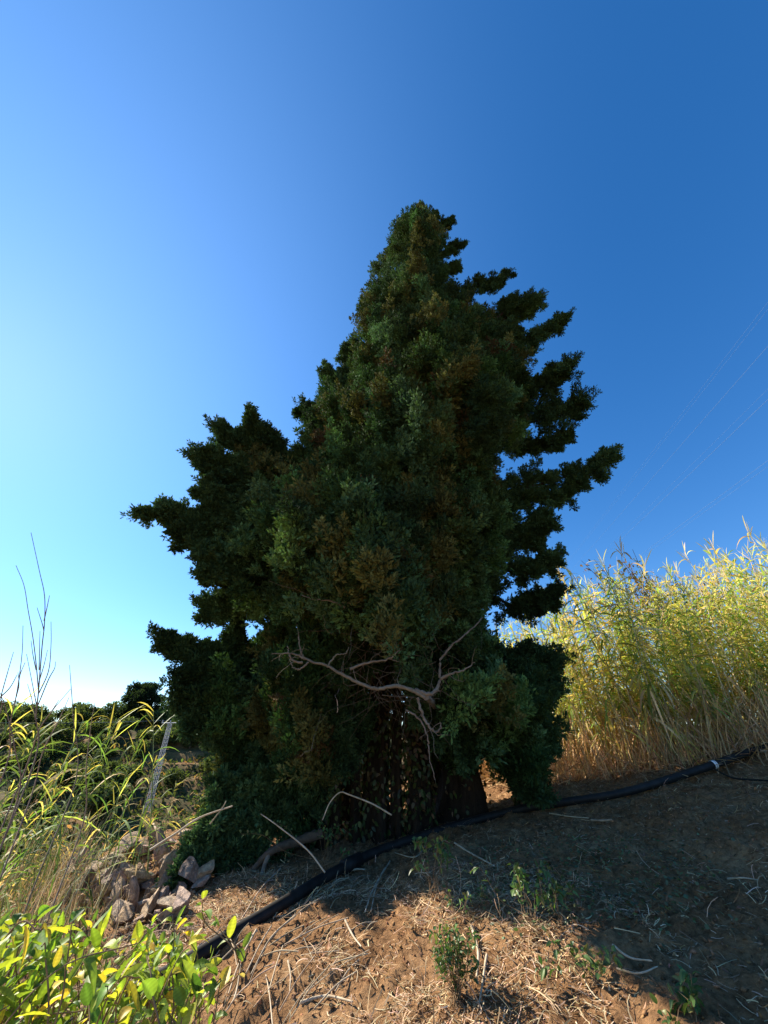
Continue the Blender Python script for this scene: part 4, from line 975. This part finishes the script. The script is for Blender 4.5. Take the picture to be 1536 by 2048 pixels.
# ------------------------------------------------------------------ far hillside
def orchard(seed, conif=False):
    r_ = np.random.default_rng(seed); g = Geo(); n = 1300; 
    lob = [(r_.normal(0, .38, 3) * [1, 1, .5] + [0, 0, .95], r_.uniform(.38, .62)) for _ in range(9)]
    P = []; 
    for c_, rad in lob:
        d = nrm(r_.normal(size=(n // 9, 3))); P.append(c_ + d * rad * r_.uniform(.6, 1.05, (len(d), 1)))
    P = np.concatenate(P); P[:, 2] = np.maximum(P[:, 2], .1); m = len(P)
    c = np.array([.095, .12, .045])[None] * (1 + .3 * r_.normal(size=(m, 1)))
    ribbons(g, P, rdir(m) + [0, 0, .3], .17, .12, .1, 1, np.clip(c, .01, .3), shape='straw'); me1 = g.mesh('crown'); me1.materials.append(M_far)
    s_ = Geo(); tube(s_, [(0, 0, -.2), (.02, 0, .4), (.05, .03, .8)], [.09, .07, .05], 6); me2 = s_.mesh('trunk'); me2.materials.append(M_bark)
    return me1, me2
OR = [orchard(i + 50) for i in range(6)]
def far_tree(x, y, s, label, group, name='orchard_tree'):
    a_, b_ = OR[rng.integers(6)]; o = empty(name, (x, y, float(terr(x, y)))); o.scale = (s, s, s * rng.uniform(.75, 1.05)); o.rotation_euler[2] = rng.uniform(0, 6.28)
    for nm, me_ in (('crown', a_), ('trunk', b_)):
        c = bpy.data.objects.new(nm, me_); COL.objects.link(c); c.parent = o
    tag(o, label, 'tree', group); return o
cnt = 0
for r_i, y in enumerate(np.arange(46, 112, 4.3)):
    for x in np.arange(-1.2 * y, .0 * y, 4.6 + y * .01):
        xx = x + rng.normal(0, 1.0); yy = y + rng.normal(0, .9); z = float(terr(xx, yy)); px, py, _ = proj((xx, yy, z + 1))
        if not (-30 < px < 690) or (rng.random() < .25 and y < 97) or (y < 97 and fbm(np.array(xx * .05), np.array(yy * .07), 2, 8) > .2): continue
        if cnt >= 285: break
        band = 'high on' if y > 85 else ('midway up' if y > 66 else 'low on')
        side = 'at the left edge' if px < 70 else 'below the bare weeds' if px < 150 else 'left of the lattice mast' if px < 285 else 'beside the lattice mast' if px < 370 else 'near the cypress foliage' if px < 520 else 'behind the cypress foliage'
        lab = 'round green orchard tree ' + band + ' the far hillside ' + side if y < 98 else 'round green tree on the far skyline ' + side
        far_tree(xx, yy, rng.uniform(1.5, 2.7), lab, 'orchard trees on the far hillside'); cnt += 1
print('orchard', cnt)
# dark pine on the ridge
pc = at(287, 1392, 98); gzp = gz(pc[0], 98)
pine = empty('pine_tree', (pc[0], 98, gzp)); g = Geo()
Rp = 5.6; P = []
for k in range(34):
    d = nrm(rng.normal(size=3)); d[2] = abs(d[2]) * 1.2 - .5; c_ = pc + d * Rp * rng.uniform(.45, .82) * [1, 1, .8]
    m = 300; dd_ = rdir(m); P.append(c_ + dd_ * rng.uniform(.5, 1.45, (m, 1)) * [1, 1, .7])
for k in range(16):
    c_ = pc + [rng.normal(0, 2.2), rng.normal(0, 1.8), -rng.uniform(1.5, 5.0)]; m = 300; P.append(c_ + rdir(m) * rng.uniform(.5, 1.5, (m, 1)))
P = np.concatenate(P); m = len(P)
ribbons(g, P, rdir(m) + [0, 0, .5], .5, .2, 0, 1, vary((.022, .036, .020), m, .3, .06), shape='straw')
child(g.build('crown', M_far), pine); g = Geo(); tube(g, [(pc[0], 98, gzp - .5), (pc[0], 98, pc[2] + 2)], [.45, .25], 8); child(g.build('trunk', M_bark), pine)
tag(pine, 'dark round pine standing up on the skyline of the far hill', 'tree')
# scrub on the hill
g = Geo(); N = 42000; x = rng.uniform(-125, 5, N); y = rng.uniform(30, 118, N); k = fbm(x * .12, y * .12, 3, 88) > -.02; x, y = x[k], y[k]; N = len(x)
P = np.stack([x, y, terr(x, y) + rng.uniform(0, .5, N)], 1)
ribbons(g, P, rdir(N) * [1, 1, .5] + [0, 0, .8], rng.uniform(.4, 1.1, N), rng.uniform(.2, .5, N), .2, 2, np.where((rng.random(N) < .3)[:, None], vary((.30, .18, .085), N, .2, .06), vary((.08, .10, .038), N, .3, .08)))
tag(g.build('hillside_scrub', M_far), 'low scrub and dry grass covering the far hillside', 'scrub', kind='stuff')
# scrub on the near slope below the bank (fills the valley edge)
for k in range(15):
    px = rng.uniform(0, 600); py = rng.uniform(1640, 1690); x0 = -rng.uniform(2, 16); y0 = rng.uniform(13, 24)
    far_tree(x0, y0, rng.uniform(1.0, 1.7), 'dark leafy tree on the slope falling away behind the rubble heap', 'trees below the bank', 'leafy_tree')

# lattice mast
pb, ptp = at(293, 1628, 66), at(340, 1446, 66); zb = gz(pb[0], 66); H = ptp[2] - zb
mast = empty('lattice_mast', (pb[0], 66, zb)); g = Geo(); w0, w1 = .32, .2
def cr(z): wv = w0 + (w1 - w0) * z / H; return [np.array([pb[0] + sx * wv, 66 + sy * wv, zb + z]) for sx, sy in ((-1, -1), (1, -1), (1, 1), (-1, 1))]
for k in range(4): tube(g, [cr(0)[k] - [0, 0, .4], cr(H)[k]], .045, 4)
child(g.build('leg', M_steel), mast); g = Geo(); nb = 20
for i in range(nb):
    a_, b_ = cr(H * i / nb), cr(H * (i + 1) / nb)
    for k in range(4): tube(g, [a_[k], b_[(k + 1) % 4]], .018, 4, cap=False); tube(g, [a_[(k + 1) % 4], b_[k]], .018, 4, cap=False)
child(g.build('bracing', M_steel), mast); g = Geo()
tube(g, [(pb[0] - 1.3, 66, zb + H), (pb[0] + 1.3, 66, zb + H)], .09, 4); child(g.build('crossarm', M_steel), mast)
for sx in (-1.2, 0, 1.2):
    g = Geo(); tube(g, [(pb[0] + sx, 66, zb + H + .1), (pb[0] + sx, 66, zb + H + .4)], [.09, .05], 6); child(g.build('insulator', M_steel), mast)
tag(mast, 'slender pale lattice mast standing on the hillside across the valley', 'mast')
for j, sx in enumerate((-1.2, 1.2)):
    p0 = np.array([pb[0] + sx, 66, zb + H + .4]); t = np.linspace(0, 1, 24)[:, None]; p1 = np.array([-120 + sx, 80, zb + H + 4.0]); q = p0 * (1 - t) + p1 * t; q[:, 2] -= 6 * (t * (1 - t))[:, 0]
    g = Geo(); tube(g, q, .007, 4, cap=False); tag(g.build('power_line', M_wire), ['front', 'back'][j] + ' wire running left from the top of the lattice mast', 'wire')

# overhead wires, upper right: parallel, heading away
vd = ray(964, 1344); vd = vd / np.linalg.norm(vd)
for (px, py, t, r, lab) in [(1536,604,24,.009,'topmost of the thin overhead wires in the sky at right'),(1536,618,24.5,.009,'second overhead wire, close under the topmost one'),(1536,692,22,.013,'bright overhead wire below the top pair'),
      (1536,778,24,.008,'faint overhead wire just above the brightest lower one'),(1536,799,21,.014,'brightest overhead wire, crossing the middle of the right edge'),(1536,921,22,.012,'upper wire of the lowest overhead pair'),(1536,933,22.5,.009,'lower wire of the lowest overhead pair')]:
    c_ = atd(px, py, t); s_ = np.linspace(-45, 170, 60); q = c_ + vd * s_[:, None]; q[:, 2] += .00012 * (s_ - 20) ** 2 * 0
    g = Geo(); tube(g, q, r * .6, 5, cap=False); tag(g.build('overhead_wire', M_wire), lab, 'wire', 'overhead wires at upper right')
